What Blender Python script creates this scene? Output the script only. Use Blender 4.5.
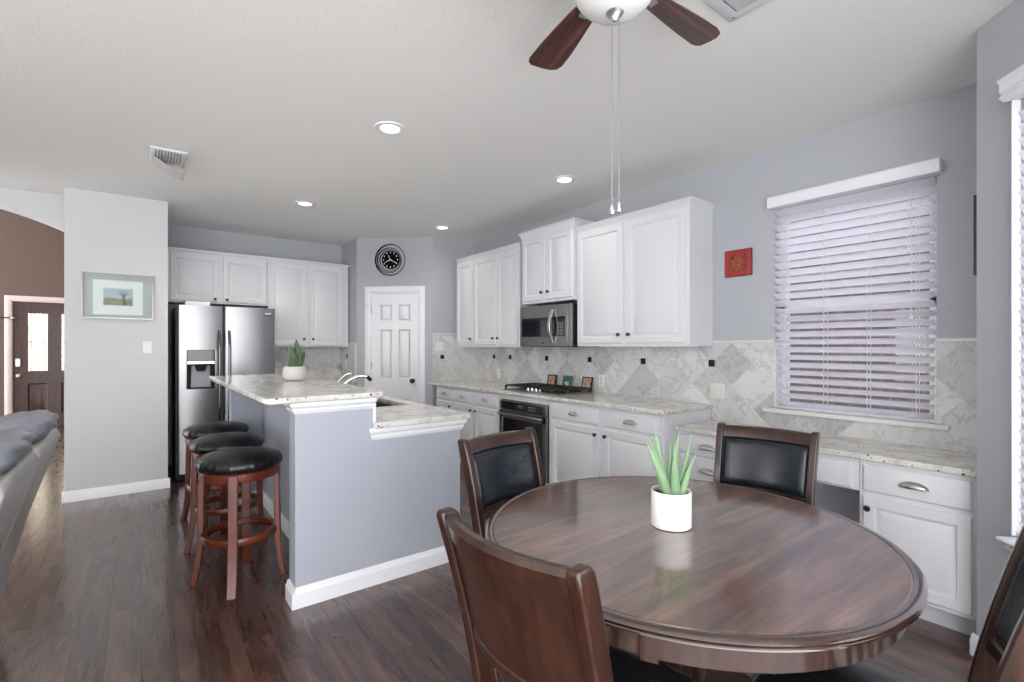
import bpy, bmesh, math, random
from math import sin, cos, pi, radians, sqrt
from mathutils import Vector, Matrix
random.seed(7)
for _o in list(bpy.data.objects):
    bpy.data.objects.remove(_o, do_unlink=True)
SC = bpy.context.scene
COL = SC.collection

# ------------------------------------------------------------------ camera, sky, exposure
EYE = 1.37
cam_d = bpy.data.cameras.new('camera')
cam_d.sensor_width = 36.0
cam_d.lens = 485.0 * 36.0 / 1024.0
cam_d.shift_y = 5.0 / 1024.0
cam_d.clip_start = 0.02
cam = bpy.data.objects.new('camera', cam_d)
COL.objects.link(cam)
cam.location = (0, 0, EYE)
cam.rotation_euler = (radians(90), 0, radians(-37.4))
SC.camera = cam

world = bpy.data.worlds.new('daylight')
SC.world = world
world.use_nodes = True
_wb = world.node_tree.nodes['Background']
_wb.inputs[0].default_value = (0.97, 0.985, 1.0, 1)
_wb.inputs[1].default_value = 6.2
SC.view_settings.view_transform = 'Standard'
SC.view_settings.look = 'None'
SC.view_settings.gamma = 1.0
SC.view_settings.use_curve_mapping = False
SC.view_settings.exposure = 0.0

# ------------------------------------------------------------------ materials
class NT:
    def __init__(s, name):
        s.m = bpy.data.materials.new(name); s.m.use_nodes = True
        s.t = s.m.node_tree; s.n = s.t.nodes; s.l = s.t.links
        s.b = s.n['Principled BSDF']; s.out = s.n['Material Output']
        s.co = s.n.new('ShaderNodeTexCoord')
    def new(s, typ, **k):
        nd = s.n.new(typ)
        for a, v in k.items(): setattr(nd, a, v)
        return nd
    def link(s, a, b): s.l.new(a, b)
    def val(s, sock, v):
        if hasattr(v, 'is_linked') or isinstance(v, bpy.types.NodeSocket): s.l.new(v, sock)
        else: sock.default_value = v
    def math(s, op, a, b=0.0, c=None):
        nd = s.new('ShaderNodeMath', operation=op)
        s.val(nd.inputs[0], a); s.val(nd.inputs[1], b)
        if c is not None: s.val(nd.inputs[2], c)
        return nd.outputs[0]
    def mapping(s, scale=(1,1,1), rot=(0,0,0), loc=(0,0,0), src='Object'):
        nd = s.new('ShaderNodeMapping')
        s.link(s.co.outputs[src], nd.inputs[0])
        nd.inputs['Scale'].default_value = scale; nd.inputs['Rotation'].default_value = rot; nd.inputs['Location'].default_value = loc
        return nd.outputs[0]
    def noise(s, vec, scale, detail=4, rough=.5, dist=0):
        nd = s.new('ShaderNodeTexNoise')
        s.link(vec, nd.inputs['Vector'])
        nd.inputs['Scale'].default_value = scale; nd.inputs['Detail'].default_value = detail
        nd.inputs['Roughness'].default_value = rough; nd.inputs['Distortion'].default_value = dist
        return nd.outputs[0]
    def ramp(s, fac, stops):
        nd = s.new('ShaderNodeValToRGB')
        s.link(fac, nd.inputs[0])
        e = nd.color_ramp.elements
        while len(e) < len(stops): e.new(.5)
        for el, (p, c) in zip(e, stops):
            el.position = p; el.color = (c[0], c[1], c[2], 1)
        return nd.outputs[0]
    def mix(s, fac, a, b, mode='MIX'):
        nd = s.new('ShaderNodeMix', data_type='RGBA', blend_type=mode)
        s.val(nd.inputs[0], fac)
        for i, v in ((6, a), (7, b)):
            if isinstance(v, tuple): nd.inputs[i].default_value = (v[0], v[1], v[2], 1)
            else: s.link(v, nd.inputs[i])
        return nd.outputs[2]
    def bump(s, h, strength=.2, dist=.01):
        nd = s.new('ShaderNodeBump')
        nd.inputs['Strength'].default_value = strength; nd.inputs['Distance'].default_value = dist
        s.link(h, nd.inputs['Height']); s.link(nd.outputs[0], s.b.inputs['Normal'])
    def base(s, c):
        if isinstance(c, tuple): s.b.inputs['Base Color'].default_value = (c[0], c[1], c[2], 1)
        else: s.link(c, s.b.inputs['Base Color'])
    def set(s, **k):
        for a, v in k.items(): s.val(s.b.inputs[a.replace('_', ' ')], v)

def srgb(r, g, b):
    f = lambda c: (c / 255) / 12.92 if c / 255 <= .04045 else ((c / 255 + .055) / 1.055) ** 2.4
    return (f(r), f(g), f(b))

def simple(name, col, rough=.5, metal=0, bump=None, spec=None, coat=0, var=0.0):
    t = NT(name)
    if var:
        n = t.noise(t.mapping(), 6, 5)
        t.base(t.mix(n, tuple(c * (1 - var) for c in col), tuple(min(1, c * (1 + var)) for c in col)))
    else:
        t.base(col)
    t.set(Roughness=rough, Metallic=metal)
    if spec is not None: t.b.inputs['Specular IOR Level'].default_value = spec
    if coat: t.set(Coat_Weight=coat, Coat_Roughness=.08)
    if bump: t.bump(t.noise(t.mapping(), bump[0], 3), bump[1], bump[2])
    return t.m

M = {}
M['wall'] = simple('grey_wall_paint', srgb(176, 178, 184), .75, bump=(90, .25, .004), var=.02)
M['wall_light'] = simple('pale_grey_wall_paint', srgb(202, 202, 203), .75, bump=(90, .25, .004), var=.015)
M['island_paint'] = simple('island_grey_paint', srgb(166, 169, 180), .6, bump=(70, .3, .004), var=.02)
M['taupe'] = simple('taupe_wall_paint', srgb(103, 85, 77), .8, bump=(90, .2, .004))
M['ceiling'] = simple('textured_ceiling_paint', srgb(240, 239, 236), .9, bump=(60, .35, .005))
M['white'] = simple('white_trim_paint', srgb(232, 232, 237), .35, var=.01)
M['cabinet'] = simple('white_cabinet_paint', srgb(219, 219, 223), .38, var=.012)
M['dark_gap'] = simple('shadow_gap', (.02, .02, .022), .8)
M['kick'] = simple('toe_kick', srgb(205, 205, 212), .6)
M['black_metal'] = simple('black_metal', (.012, .012, .013), .4)
M['iron'] = simple('cast_iron', (.018, .015, .015), .55, bump=(120, .3, .002))
M['black_glass'] = simple('black_glass', (.012, .011, .016), .06, coat=.3)
M['black_plastic'] = simple('black_plastic', (.012, .012, .013), .5, spec=.2)
M['bronze'] = simple('dark_bronze', (.05, .045, .042), .35, metal=.8)
M['chrome'] = simple('polished_chrome', (.75, .75, .76), .12, metal=1)
M['nickel'] = simple('brushed_nickel', (.55, .54, .54), .28, metal=1)
M['pewter'] = simple('dark_pewter', (.46, .45, .44), .28, metal=1)
M['brass'] = simple('aged_brass', srgb(205, 190, 160), .3, metal=.9)
M['plastic_white'] = simple('white_plastic', srgb(230, 230, 230), .4)
M['ivory'] = simple('ivory_plastic', srgb(214, 212, 205), .45)
M['ceramic'] = simple('white_ceramic', srgb(240, 238, 238), .3)
M['stone_pot'] = simple('matte_stone', srgb(205, 203, 200), .7, bump=(60, .2, .003), var=.06)
M['soil'] = simple('dark_soil', srgb(70, 62, 58), .95, bump=(150, .8, .01), var=.4)
M['blind'] = simple('white_blind_slat', srgb(232, 230, 238), .5)
M['cord'] = simple('white_cord', srgb(225, 222, 225), .7)
M['ink_black'] = simple('matte_ink_black', (.004, .004, .005), .85, spec=.1)
M['rubber'] = simple('dark_rubber', (.02, .02, .02), .7)
M['mat_board'] = simple('picture_mat', srgb(240, 239, 236), .8)
M['red_lacquer'] = simple('red_lacquer', srgb(160, 42, 48), .4, var=.1)
M['dark_red'] = simple('dark_red_edge', srgb(70, 18, 24), .4)
M['stone_sill'] = simple('marble_sill', srgb(216, 214, 210), .3, var=.06)
M['key_grey'] = simple('key_grey', srgb(140, 141, 147), .5)
M['opal'] = simple('opal_glass', srgb(238, 238, 236), .25)

def mk_blind():
    t = NT('white_blind_slat'); t.base(srgb(246, 244, 250)); t.set(Roughness=.5)
    tl = t.new('ShaderNodeBsdfTranslucent'); tl.inputs[0].default_value = (.96, .95, .99, 1)
    mx = t.new('ShaderNodeMixShader'); mx.inputs[0].default_value = .7
    t.link(t.b.outputs[0], mx.inputs[1]); t.link(tl.outputs[0], mx.inputs[2]); t.link(mx.outputs[0], t.out.inputs[0])
    return t.m
M['blind'] = mk_blind()
def mk_steel():
    t = NT('stainless_steel')
    n = t.noise(t.mapping((1, 1, 90)), 6, 3)
    t.base(t.mix(n, (.22, .22, .225), (.32, .32, .325)))
    t.set(Metallic=1.0, Roughness=t.math('MULTIPLY_ADD', n, .12, .24))
    return t.m
M['steel'] = mk_steel()
M['dark_steel'] = simple('dark_steel', (.16, .16, .165), .25, metal=1)

def mk_granite():
    t = NT('speckled_granite')
    v = t.mapping()
    cloud = t.noise(v, 9, 6, .6)
    c = t.ramp(cloud, [(.3, srgb(186, 180, 172)), (.5, srgb(214, 211, 205)), (.72, srgb(232, 230, 226))])
    sp = t.noise(v, 75, 3, .6)
    c = t.mix(t.ramp(sp, [(.60, (0, 0, 0)), (.68, (1, 1, 1))]), c, srgb(120, 110, 102))
    vo = t.new('ShaderNodeTexVoronoi'); t.link(v, vo.inputs['Vector']); vo.inputs['Scale'].default_value = 38
    pick = t.noise(v, 14, 2)
    d = t.math('MULTIPLY', t.math('LESS_THAN', vo.outputs['Distance'], .24), t.math('GREATER_THAN', pick, .56))
    c = t.mix(d, c, srgb(58, 52, 50))
    t.base(c); t.set(Roughness=.12)
    t.b.inputs['Specular IOR Level'].default_value = .6
    return t.m
M['granite'] = mk_granite()

def mk_tile():
    """honed marble set on the diagonal; tone changes tile by tile"""
    t = NT('diagonal_marble_tile')
    s = t.new('ShaderNodeSeparateXYZ'); t.link(t.co.outputs['Object'], s.inputs[0])
    h = t.math('ADD', s.outputs[0], s.outputs[1])
    S = .323
    a = t.math('DIVIDE', t.math('SUBTRACT', t.math('ADD', h, s.outputs[2]), 6.804), S)
    b = t.math('DIVIDE', t.math('SUBTRACT', t.math('SUBTRACT', h, s.outputs[2]), 4.332), S)
    fa, fb = t.math('FRACT', a), t.math('FRACT', b)
    g = .006
    ga = t.math('MAXIMUM', t.math('LESS_THAN', fa, g), t.math('GREATER_THAN', fa, 1 - g))
    gb = t.math('MAXIMUM', t.math('LESS_THAN', fb, g), t.math('GREATER_THAN', fb, 1 - g))
    grout = t.math('MAXIMUM', ga, gb)
    cell = t.new('ShaderNodeCombineXYZ')
    t.link(t.math('FLOOR', a), cell.inputs[0]); t.link(t.math('FLOOR', b), cell.inputs[1])
    wn = t.new('ShaderNodeTexWhiteNoise', noise_dimensions='3D'); t.link(cell.outputs[0], wn.inputs['Vector'])
    off = t.new('ShaderNodeVectorMath', operation='MULTIPLY_ADD')
    t.link(wn.outputs['Color'], off.inputs[0]); off.inputs[1].default_value = (9, 9, 9); t.link(t.co.outputs['Object'], off.inputs[2])
    vein = t.noise(off.outputs[0], 4.0, 9, .66, .35)
    vc = t.ramp(vein, [(.26, srgb(170, 169, 169)), (.40, srgb(204, 203, 202)), (.485, srgb(218, 217, 216)), (.505, srgb(184, 183, 184)), (.525, srgb(214, 213, 212)), (.70, srgb(224, 223, 221))])
    tone = t.ramp(wn.outputs['Value'], [(0, (.66, .66, .67)), (.45, (.90, .90, .90)), (1, (1.04, 1.04, 1.04))])
    c = t.mix(1.0, vc, tone, 'MULTIPLY')
    c = t.mix(grout, c, srgb(206, 204, 202))
    t.base(c); t.set(Roughness=.35)
    t.bump(t.math('SUBTRACT', 1.0, grout), .25, .003)
    return t.m
M['tile'] = mk_tile()

def mk_floor():
    t = NT('dark_plank_floor')
    s = t.new('ShaderNodeSeparateXYZ'); t.link(t.co.outputs['Object'], s.inputs[0])
    W, Lg = .125, 1.15
    rowf = t.math('DIVIDE', s.outputs[0], W)
    row = t.math('FLOOR', rowf)
    wr = t.new('ShaderNodeTexWhiteNoise', noise_dimensions='1D'); t.link(row, wr.inputs['W'])
    yf = t.math('ADD', t.math('DIVIDE', s.outputs[1], Lg), t.math('MULTIPLY', wr.outputs['Value'], 7.3))
    cell = t.new('ShaderNodeCombineXYZ'); t.link(row, cell.inputs[0]); t.link(t.math('FLOOR', yf), cell.inputs[1])
    wn = t.new('ShaderNodeTexWhiteNoise', noise_dimensions='2D'); t.link(cell.outputs[0], wn.inputs['Vector'])
    fx, fy = t.math('FRACT', rowf), t.math('FRACT', yf)
    gx = t.math('MAXIMUM', t.math('LESS_THAN', fx, .014), t.math('GREATER_THAN', fx, .986))
    gy = t.math('LESS_THAN', fy, .0035)
    gap = t.math('MAXIMUM', gx, gy)
    off = t.new('ShaderNodeVectorMath', operation='MULTIPLY_ADD')
    t.link(wn.outputs['Color'], off.inputs[0]); off.inputs[1].default_value = (11, 11, 11)
    mp = t.mapping((1, .11, 1)); t.link(mp, off.inputs[2])
    grain = t.noise(off.outputs[0], 15, 8, .62, .9)
    fine = t.noise(off.outputs[0], 60, 4, .6, .4)
    c = t.ramp(grain, [(.30, srgb(34, 19, 16)), (.45, srgb(70, 45, 38)), (.57, srgb(94, 65, 55)), (.72, srgb(124, 91, 78))])
    c = t.mix(.25, c, t.ramp(fine, [(.35, srgb(36, 25, 23)), (.65, srgb(100, 76, 68))]))
    tone = t.ramp(wn.outputs['Value'], [(0, (.72, .70, .70)), (.5, (.95, .94, .94)), (1, (1.22, 1.2, 1.2))])
    c = t.mix(1.0, c, tone, 'MULTIPLY')
    c = t.mix(gap, c, srgb(26, 17, 15))
    t.base(c)
    t.set(Roughness=t.math('MULTIPLY_ADD', grain, .16, .2))
    wav = t.noise(t.mapping((1, .25, 1)), 16, 3)
    hgt = t.math('SUBTRACT', t.math('MULTIPLY_ADD', grain, .25, t.math('MULTIPLY', wav, .5)), gap)
    t.bump(hgt, .32, .004)
    t.set(Coat_Weight=.7, Coat_Roughness=.16, Coat_IOR=1.55)
    return t.m
M['floor'] = mk_floor()

def mk_wood(name, dark, mid, light, rough, scale=(1, 1, .12), freq=14, coat=.0, bump=.05):
    t = NT(name)
    v = t.mapping(scale)
    g = t.noise(v, freq, 7, .6, 1.0)
    f = t.noise(v, freq * 6, 3, .6)
    c = t.ramp(g, [(.3, dark), (.5, mid), (.72, light)])
    c = t.mix(.2, c, t.ramp(f, [(.35, dark), (.65, light)]))
    t.base(c); t.set(Roughness=rough)
    if coat: t.set(Coat_Weight=coat, Coat_Roughness=.1, Coat_IOR=1.5 if coat < 1 else 1.65)
    if bump: t.bump(f, bump, .002)
    return t.m
M['chair_wood'] = mk_wood('walnut_chair_wood', srgb(28, 14, 10), srgb(48, 26, 18), srgb(74, 42, 30), .3, coat=.4)
M['table_wood'] = mk_wood('espresso_table_wood', srgb(34, 19, 14), srgb(84, 55, 43), srgb(134, 100, 82), .28, scale=(.10, 1, 1), freq=15, coat=1.0)
M['table_edge'] = mk_wood('espresso_table_edge', srgb(36, 22, 19), srgb(56, 37, 31), srgb(80, 55, 47), .17, coat=1.0)
M['stool_wood'] = mk_wood('cherry_stool_wood', srgb(58, 22, 13), srgb(92, 37, 22), srgb(122, 54, 33), .32, coat=.15)
M['fan_wood'] = mk_wood('walnut_fan_blade', srgb(40, 20, 20), srgb(78, 46, 43), srgb(120, 80, 72), .38, scale=(.07, 1, 1), freq=42)
M['door_wood'] = mk_wood('mahogany_front_door', srgb(34, 15, 12), srgb(56, 26, 20), srgb(78, 39, 29), .35, coat=.1)

def mk_leather(name, col, rough, scale=160, coat=0):
    t = NT(name)
    v = t.mapping()
    vo = t.new('ShaderNodeTexVoronoi'); t.link(v, vo.inputs['Vector']); vo.inputs['Scale'].default_value = scale
    n = t.noise(v, 14, 4)
    t.base(t.mix(n, tuple(c * .75 for c in col), tuple(c * 1.3 for c in col)))
    t.set(Roughness=t.math('MULTIPLY_ADD', n, .15, rough - .07))
    h = t.math('ADD', t.math('MULTIPLY', vo.outputs['Distance'], .4), n)
    t.bump(h, .18, .004)
    return t.m
M['leather_black'] = mk_leather('black_leather', (.007, .0075, .009), .3)
M['leather_blue'] = mk_leather('blue_black_leather', (.010, .014, .020), .24)
M['leather_grey'] = mk_leather('grey_leather', srgb(166, 163, 161), .38, 120)
M['leather_slate'] = mk_leather('slate_leather', srgb(128, 130, 141), .32, 120)

def mk_leaf(name, a, b):
    t = NT(name)
    n = t.noise(t.mapping((1, 1, .3)), 22, 4)
    t.base(t.mix(n, a, b)); t.set(Roughness=.42)
    t.b.inputs['Subsurface Weight'].default_value = .05
    return t.m
M['aloe'] = mk_leaf('aloe_green', srgb(90, 126, 86), srgb(146, 174, 134))
M['snake'] = mk_leaf('deep_leaf_green', srgb(20, 40, 16), srgb(74, 108, 48))

def mk_glass(name, rough=0.0, ior=1.45):
    t = NT(name)
    tr = t.new('ShaderNodeBsdfTransparent'); tr.inputs[0].default_value = (.93, .95, .95, 1)
    gl = t.new('ShaderNodeBsdfGlossy'); gl.inputs['Roughness'].default_value = rough
    fr = t.new('ShaderNodeFresnel'); fr.inputs[0].default_value = ior
    mx = t.new('ShaderNodeMixShader')
    t.link(fr.outputs[0], mx.inputs[0]); t.link(tr.outputs[0], mx.inputs[1]); t.link(gl.outputs[0], mx.inputs[2])
    t.link(mx.outputs[0], t.out.inputs[0])
    return t.m
M['glass'] = mk_glass('window_glass')
M['picture_glass'] = mk_glass('picture_glass', 0, 1.18)

def mk_leaded():
    """bevelled leaded glass: light passes, leaf-like lead lines across it"""
    t = NT('leaded_glass')
    v = t.mapping()
    vo = t.new('ShaderNodeTexVoronoi', feature='DISTANCE_TO_EDGE'); t.link(v, vo.inputs['Vector']); vo.inputs['Scale'].default_value = 26
    s = t.new('ShaderNodeSeparateXYZ'); t.link(v, s.inputs[0])
    line = t.math('LESS_THAN', vo.outputs['Distance'], .07)
    tint = t.mix(t.noise(v, 18, 3), srgb(214, 206, 182), srgb(248, 247, 244))
    c = t.mix(line, tint, srgb(150, 142, 122))
    tr = t.new('ShaderNodeBsdfTransparent'); t.link(c, tr.inputs[0])
    tl = t.new('ShaderNodeBsdfTranslucent'); t.link(c, tl.inputs[0])
    mx = t.new('ShaderNodeMixShader'); mx.inputs[0].default_value = .35
    t.link(tr.outputs[0], mx.inputs[1]); t.link(tl.outputs[0], mx.inputs[2])
    t.link(mx.outputs[0], t.out.inputs[0])
    return t.m
M['leaded'] = mk_leaded()

def mk_brick():
    t = NT('neighbour_brick')
    s = t.new('ShaderNodeSeparateXYZ'); t.link(t.co.outputs['Object'], s.inputs[0])
    cb = t.new('ShaderNodeCombineXYZ'); t.link(s.outputs[1], cb.inputs[0]); t.link(s.outputs[2], cb.inputs[1])
    br = t.new('ShaderNodeTexBrick'); t.link(cb.outputs[0], br.inputs['Vector'])
    br.inputs['Color1'].default_value = (*srgb(66, 50, 54), 1); br.inputs['Color2'].default_value = (*srgb(50, 42, 50), 1)
    br.inputs['Mortar'].default_value = (*srgb(104, 96, 98), 1)
    br.inputs['Scale'].default_value = 1; br.inputs['Brick Width'].default_value = .22; br.inputs['Row Height'].default_value = .075; br.inputs['Mortar Size'].default_value = .008
    t.base(br.outputs['Color']); t.set(Roughness=.9)
    return t.m
M['brick'] = mk_brick()

def mk_emit(name, col, strength):
    t = NT(name); t.base((.9, .9, .9))
    t.b.inputs['Emission Color'].default_value = (*col, 1); t.b.inputs['Emission Strength'].default_value = strength
    return t.m
M['lamp'] = mk_emit('lit_lamp', (1, .97, .93), 5)

def mk_watercolour():
    t = NT('watercolour_print')
    v = t.mapping()
    s = t.new('ShaderNodeSeparateXYZ'); t.link(t.co.outputs['Generated'], s.inputs[0])
    n = t.noise(v, 30, 5, .6, .8)
    sky = t.mix(n, srgb(140, 160, 180), srgb(214, 216, 216))
    land = t.mix(n, srgb(74, 84, 56), srgb(186, 178, 152))
    k = t.math('ADD', s.outputs[2], t.math('MULTIPLY_ADD', n, .5, -.25))
    c = t.mix(t.math('GREATER_THAN', k, .42), land, sky)
    t.base(c); t.set(Roughness=.6)
    return t.m
M['print'] = mk_watercolour()

def mk_carved(name, a, b, c3, scale=70):
    t = NT(name)
    v = t.mapping()
    n = t.noise(v, scale, 3, .6, 1.5)
    t.base(t.ramp(n, [(.40, a), (.5, b), (.6, c3)])); t.set(Roughness=.5)
    t.bump(n, .5, .004)
    return t.m
M['carved'] = mk_carved('carved_knot_panel', srgb(30, 22, 20), srgb(120, 84, 50), srgb(168, 70, 52), 45)
M['photo_warm'] = mk_carved('warm_small_print', srgb(60, 30, 22), srgb(206, 176, 150), srgb(150, 84, 56), 36)
M['photo_tan'] = mk_carved('tan_small_print', srgb(70, 42, 26), srgb(214, 190, 160), srgb(120, 74, 48), 36)

# ------------------------------------------------------------------ mesh builder
def rootmat(o):
    while o.parent is not None: o = o.parent
    return Matrix.Translation(o.location) @ o.rotation_euler.to_matrix().to_4x4()

class MB:
    def __init__(s): s.bm = bmesh.new(); s.xf = Matrix.Identity(4); s.mi = 0
    def v(s, p): return s.bm.verts.new(s.xf @ Vector(p))
    def face(s, vs):
        try: f = s.bm.faces.new(vs)
        except ValueError: return None
        f.material_index = s.mi; return f
    def box(s, x0, x1, y0, y1, z0, z1):
        p = [s.v((x, y, z)) for x in (x0, x1) for y in (y0, y1) for z in (z0, z1)]
        for q in ((0, 1, 3, 2), (4, 6, 7, 5), (0, 4, 5, 1), (2, 3, 7, 6), (0, 2, 6, 4), (1, 5, 7, 3)): s.face([p[i] for i in q])
        return s
    def loft(s, loops, closed=True, cap=True, ring=False):
        L = [[s.v(p) for p in lp] for lp in loops]
        n = len(L[0])
        pairs = list(zip(L, L[1:])) + ([(L[-1], L[0])] if ring else [])
        for a, b in pairs:
            for i in range(n if closed else n - 1):
                j = (i + 1) % n
                s.face([a[i], a[j], b[j], b[i]])
        if cap and not ring:
            s.face(L[0]); s.face(list(reversed(L[-1])))
        return s
    def prism(s, poly, z0, z1):
        return s.loft([[(x, y, z0) for x, y in poly], [(x, y, z1) for x, y in poly]])
    def lathe(s, prof, c=(0, 0, 0), axis=(0, 0, 1), n=32, capb=True, capt=True, mod=None, ang=2 * pi):
        a = Vector(axis).normalized()
        u = a.orthogonal().normalized() if abs(a.z) < .99 else Vector((1, 0, 0))
        w = a.cross(u); c = Vector(c)
        loops = []
        for k, (r, h) in enumerate(prof):
            lp = []
            for i in range(n):
                t = ang * i / n
                rr = r * (mod(k, t) if mod else 1)
                lp.append(c + a * h + u * (rr * cos(t)) + w * (rr * sin(t)))
            loops.append(lp)
        L = [[s.v(p) for p in lp] for lp in loops]
        for p, q in zip(L, L[1:]):
            for i in range(n): s.face([p[i], p[(i + 1) % n], q[(i + 1) % n], q[i]])
        if capb: s.face(list(reversed(L[0])))
        if capt: s.face(L[-1])
        return s
    def tube(s, pts, rad, n=10, up=None, cap=True):
        """round (rad = number or list) or flat (rad = (a, b)) bar along pts"""
        P = [Vector(p) for p in pts]; loops = []
        nrm = None
        for i, p in enumerate(P):
            d = (P[min(i + 1, len(P) - 1)] - P[max(i - 1, 0)]).normalized()
            if nrm is None:
                ref = Vector(up) if up else (Vector((0, 0, 1)) if abs(d.z) < .9 else Vector((1, 0, 0)))
                nrm = (ref - d * ref.dot(d)).normalized()
            else:
                nrm = (nrm - d * nrm.dot(d)).normalized()
            b = d.cross(nrm)
            if isinstance(rad, tuple):
                A, B = rad
                loops.append([p + nrm * (A * x) + b * (B * y) for x, y in ((1, 1), (-1, 1), (-1, -1), (1, -1))])
            else:
                r = rad[i] if isinstance(rad, list) else rad
                loops.append([p + nrm * (r * cos(2 * pi * k / n)) + b * (r * sin(2 * pi * k / n)) for k in range(n)])
        return s.loft(loops, cap=cap)
    def cyl(s, p0, p1, r0, r1=None, n=20):
        return s.tube([p0, p1], [r0, r0 if r1 is None else r1], n)
    def grid(s, fn, nu, nv):
        V = [[s.v(fn(i / nu, j / nv)) for j in range(nv + 1)] for i in range(nu + 1)]
        for i in range(nu):
            for j in range(nv): s.face([V[i][j], V[i + 1][j], V[i + 1][j + 1], V[i][j + 1]])
        return s
    def build(s, name, mat, parent=None, bevel=0, seg=2, smooth=35, subd=0, solid=0, fix=True, local=False):
        bmesh.ops.remove_doubles(s.bm, verts=s.bm.verts, dist=1e-5)
        if fix: bmesh.ops.recalc_face_normals(s.bm, faces=s.bm.faces)
        me = bpy.data.meshes.new(name); s.bm.to_mesh(me); s.bm.free()
        for m in (mat if isinstance(mat, (list, tuple)) else [mat]): me.materials.append(m)
        o = bpy.data.objects.new(name, me); COL.objects.link(o)
        if parent is not None:
            if not local: me.transform(rootmat(parent).inverted())
            o.parent = parent
        me.polygons.foreach_set('use_smooth', [True] * len(me.polygons))
        me.set_sharp_from_angle(angle=radians(smooth))
        if solid:
            m = o.modifiers.new('solid', 'SOLIDIFY'); m.thickness = solid; m.offset = 0
        if subd:
            m = o.modifiers.new('sub', 'SUBSURF'); m.levels = subd; m.render_levels = subd
        if bevel:
            m = o.modifiers.new('bev', 'BEVEL'); m.width = bevel; m.segments = seg; m.limit_method = 'ANGLE'; m.angle_limit = radians(40)
        return o

def thing(name, label, cat, loc=(0, 0, 0), rotz=0, group=None, kind=None):
    o = bpy.data.objects.new(name, None); COL.objects.link(o)
    o.empty_display_size = .05; o.location = loc; o.rotation_euler = (0, 0, rotz)
    return tag(o, label, cat, group, kind)
def tag(o, label, cat, group=None, kind=None):
    o['label'] = label; o['category'] = cat
    if group: o['group'] = group
    if kind: o['kind'] = kind
    return o
def struct(o, label, cat): return tag(o, label, cat, kind='structure')
def copy_tree(o, parent=None):
    c = o.copy(); COL.objects.link(c)
    if parent is not None: c.parent = parent
    for ch in list(o.children): copy_tree(ch, c)
    return c
def place(o, loc, rotz, label, group=None):
    o.location = loc; o.rotation_euler = (0, 0, rotz); o['label'] = label
    if group: o['group'] = group
    return o

def frame(o, u, n):
    """matrix: local x = u along the wall, local y = n out of the wall, local z = up"""
    u = Vector(u).normalized(); n = Vector(n).normalized(); z = Vector((0, 0, 1))
    m = Matrix((u, n, z)).transposed().to_4x4(); m.translation = Vector(o)
    return m

# walls' frames ---- FA: right wall (u = +Y), FB: back wall (u = +X), FP: pantry wall, FY: bay wall
XA = 3.53
FA = lambda x: frame((x, 0, 0), (0, 1, 0), (-1, 0, 0))
FB = lambda y: frame((0, y, 0), (1, 0, 0), (0, -1, 0))
FP = frame((2.94, 5.506, 0), (-1, 1, 0), (-1, -1, 0))
FY = frame((2.93, .455, 0), (-1, -1, 0), (-1, 1, 0))

# ------------------------------------------------------------------ room shell
H = 2.765
def wallobj(name, mb, mat, label, cat='wall', bevel=0): return struct(mb.build(name, mat, bevel=bevel), label, cat)

wallobj('floor', MB().box(-4.15, 3.8, -1.3, 12.3, -.1, 0), M['floor'], 'dark brown hand-scraped wood plank floor with a glossy finish', 'floor')
mb = MB(); mb.box(-4, 3.8, -2.2, 6.095, H, H + .1); mb.box(-.535, 3.8, 6.095, 7, H, H + .1)
wallobj('ceiling', mb, M['ceiling'], 'textured off-white ceiling over the kitchen and dining area', 'ceiling')
wallobj('ceiling_foyer', MB().box(-6, -.3, 6.2, 12.3, 4.0, 4.1), M['ceiling'], 'high ceiling of the entry hall behind the arch', 'ceiling')

WY0, WY1, WZ0, WZ1 = .712, 1.578, .93, 2.34       # window over the desk
mb = MB(); mb.box(XA, XA + .15, .36, WY0, 0, H); mb.box(XA, XA + .15, WY1, 5.6, 0, H)
mb.box(XA, XA + .15, WY0, WY1, 0, WZ0); mb.box(XA, XA + .15, WY0, WY1, WZ1, H)
wallobj('wall_right', mb, M['wall'], 'long grey wall with the cooking cabinets and the desk window')
wallobj('wall_alcove', MB().prism([(3.68, .48), (2.93, .455), (3.03, .355), (3.68, .355)], 0, H), M['wall'], 'short grey end wall closing the desk alcove')
mb = MB(); mb.prism([(3.53, 5.42), (2.94, 5.506), (3.02, 5.60), (3.60, 5.55)], 0, H)
wallobj('wall_pantry_side', mb, M['wall'], 'narrow grey wall between the pantry door and the cooking counter')
# pantry wall (45 degrees) with door opening s .18 - .825
mb = MB(); mb.xf = FP
mb.box(0, .182, -.12, 0, 0, H); mb.box(.822, 1.016, -.12, 0, 0, H); mb.box(.182, .822, -.12, 0, 2.055, H)
wallobj('wall_pantry', mb, M['wall'], 'angled grey wall that holds the pantry door')
wallobj('wall_pantry_return', MB().box(2.222, 2.34, 6.226, 6.95, 0, H), M['wall'], 'shaded grey side wall next to the back cabinets')
wallobj('wall_back', MB().box(.15, 2.3, 6.83, 6.98, 0, H), M['wall'], 'grey wall behind the fridge and back cabinets')
wallobj('wall_partition', MB().box(-.535, .206, 5.745, 6.98, 0, H), M['wall_light'], 'pale grey wall block left of the fridge with a framed print', bevel=.004)
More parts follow.
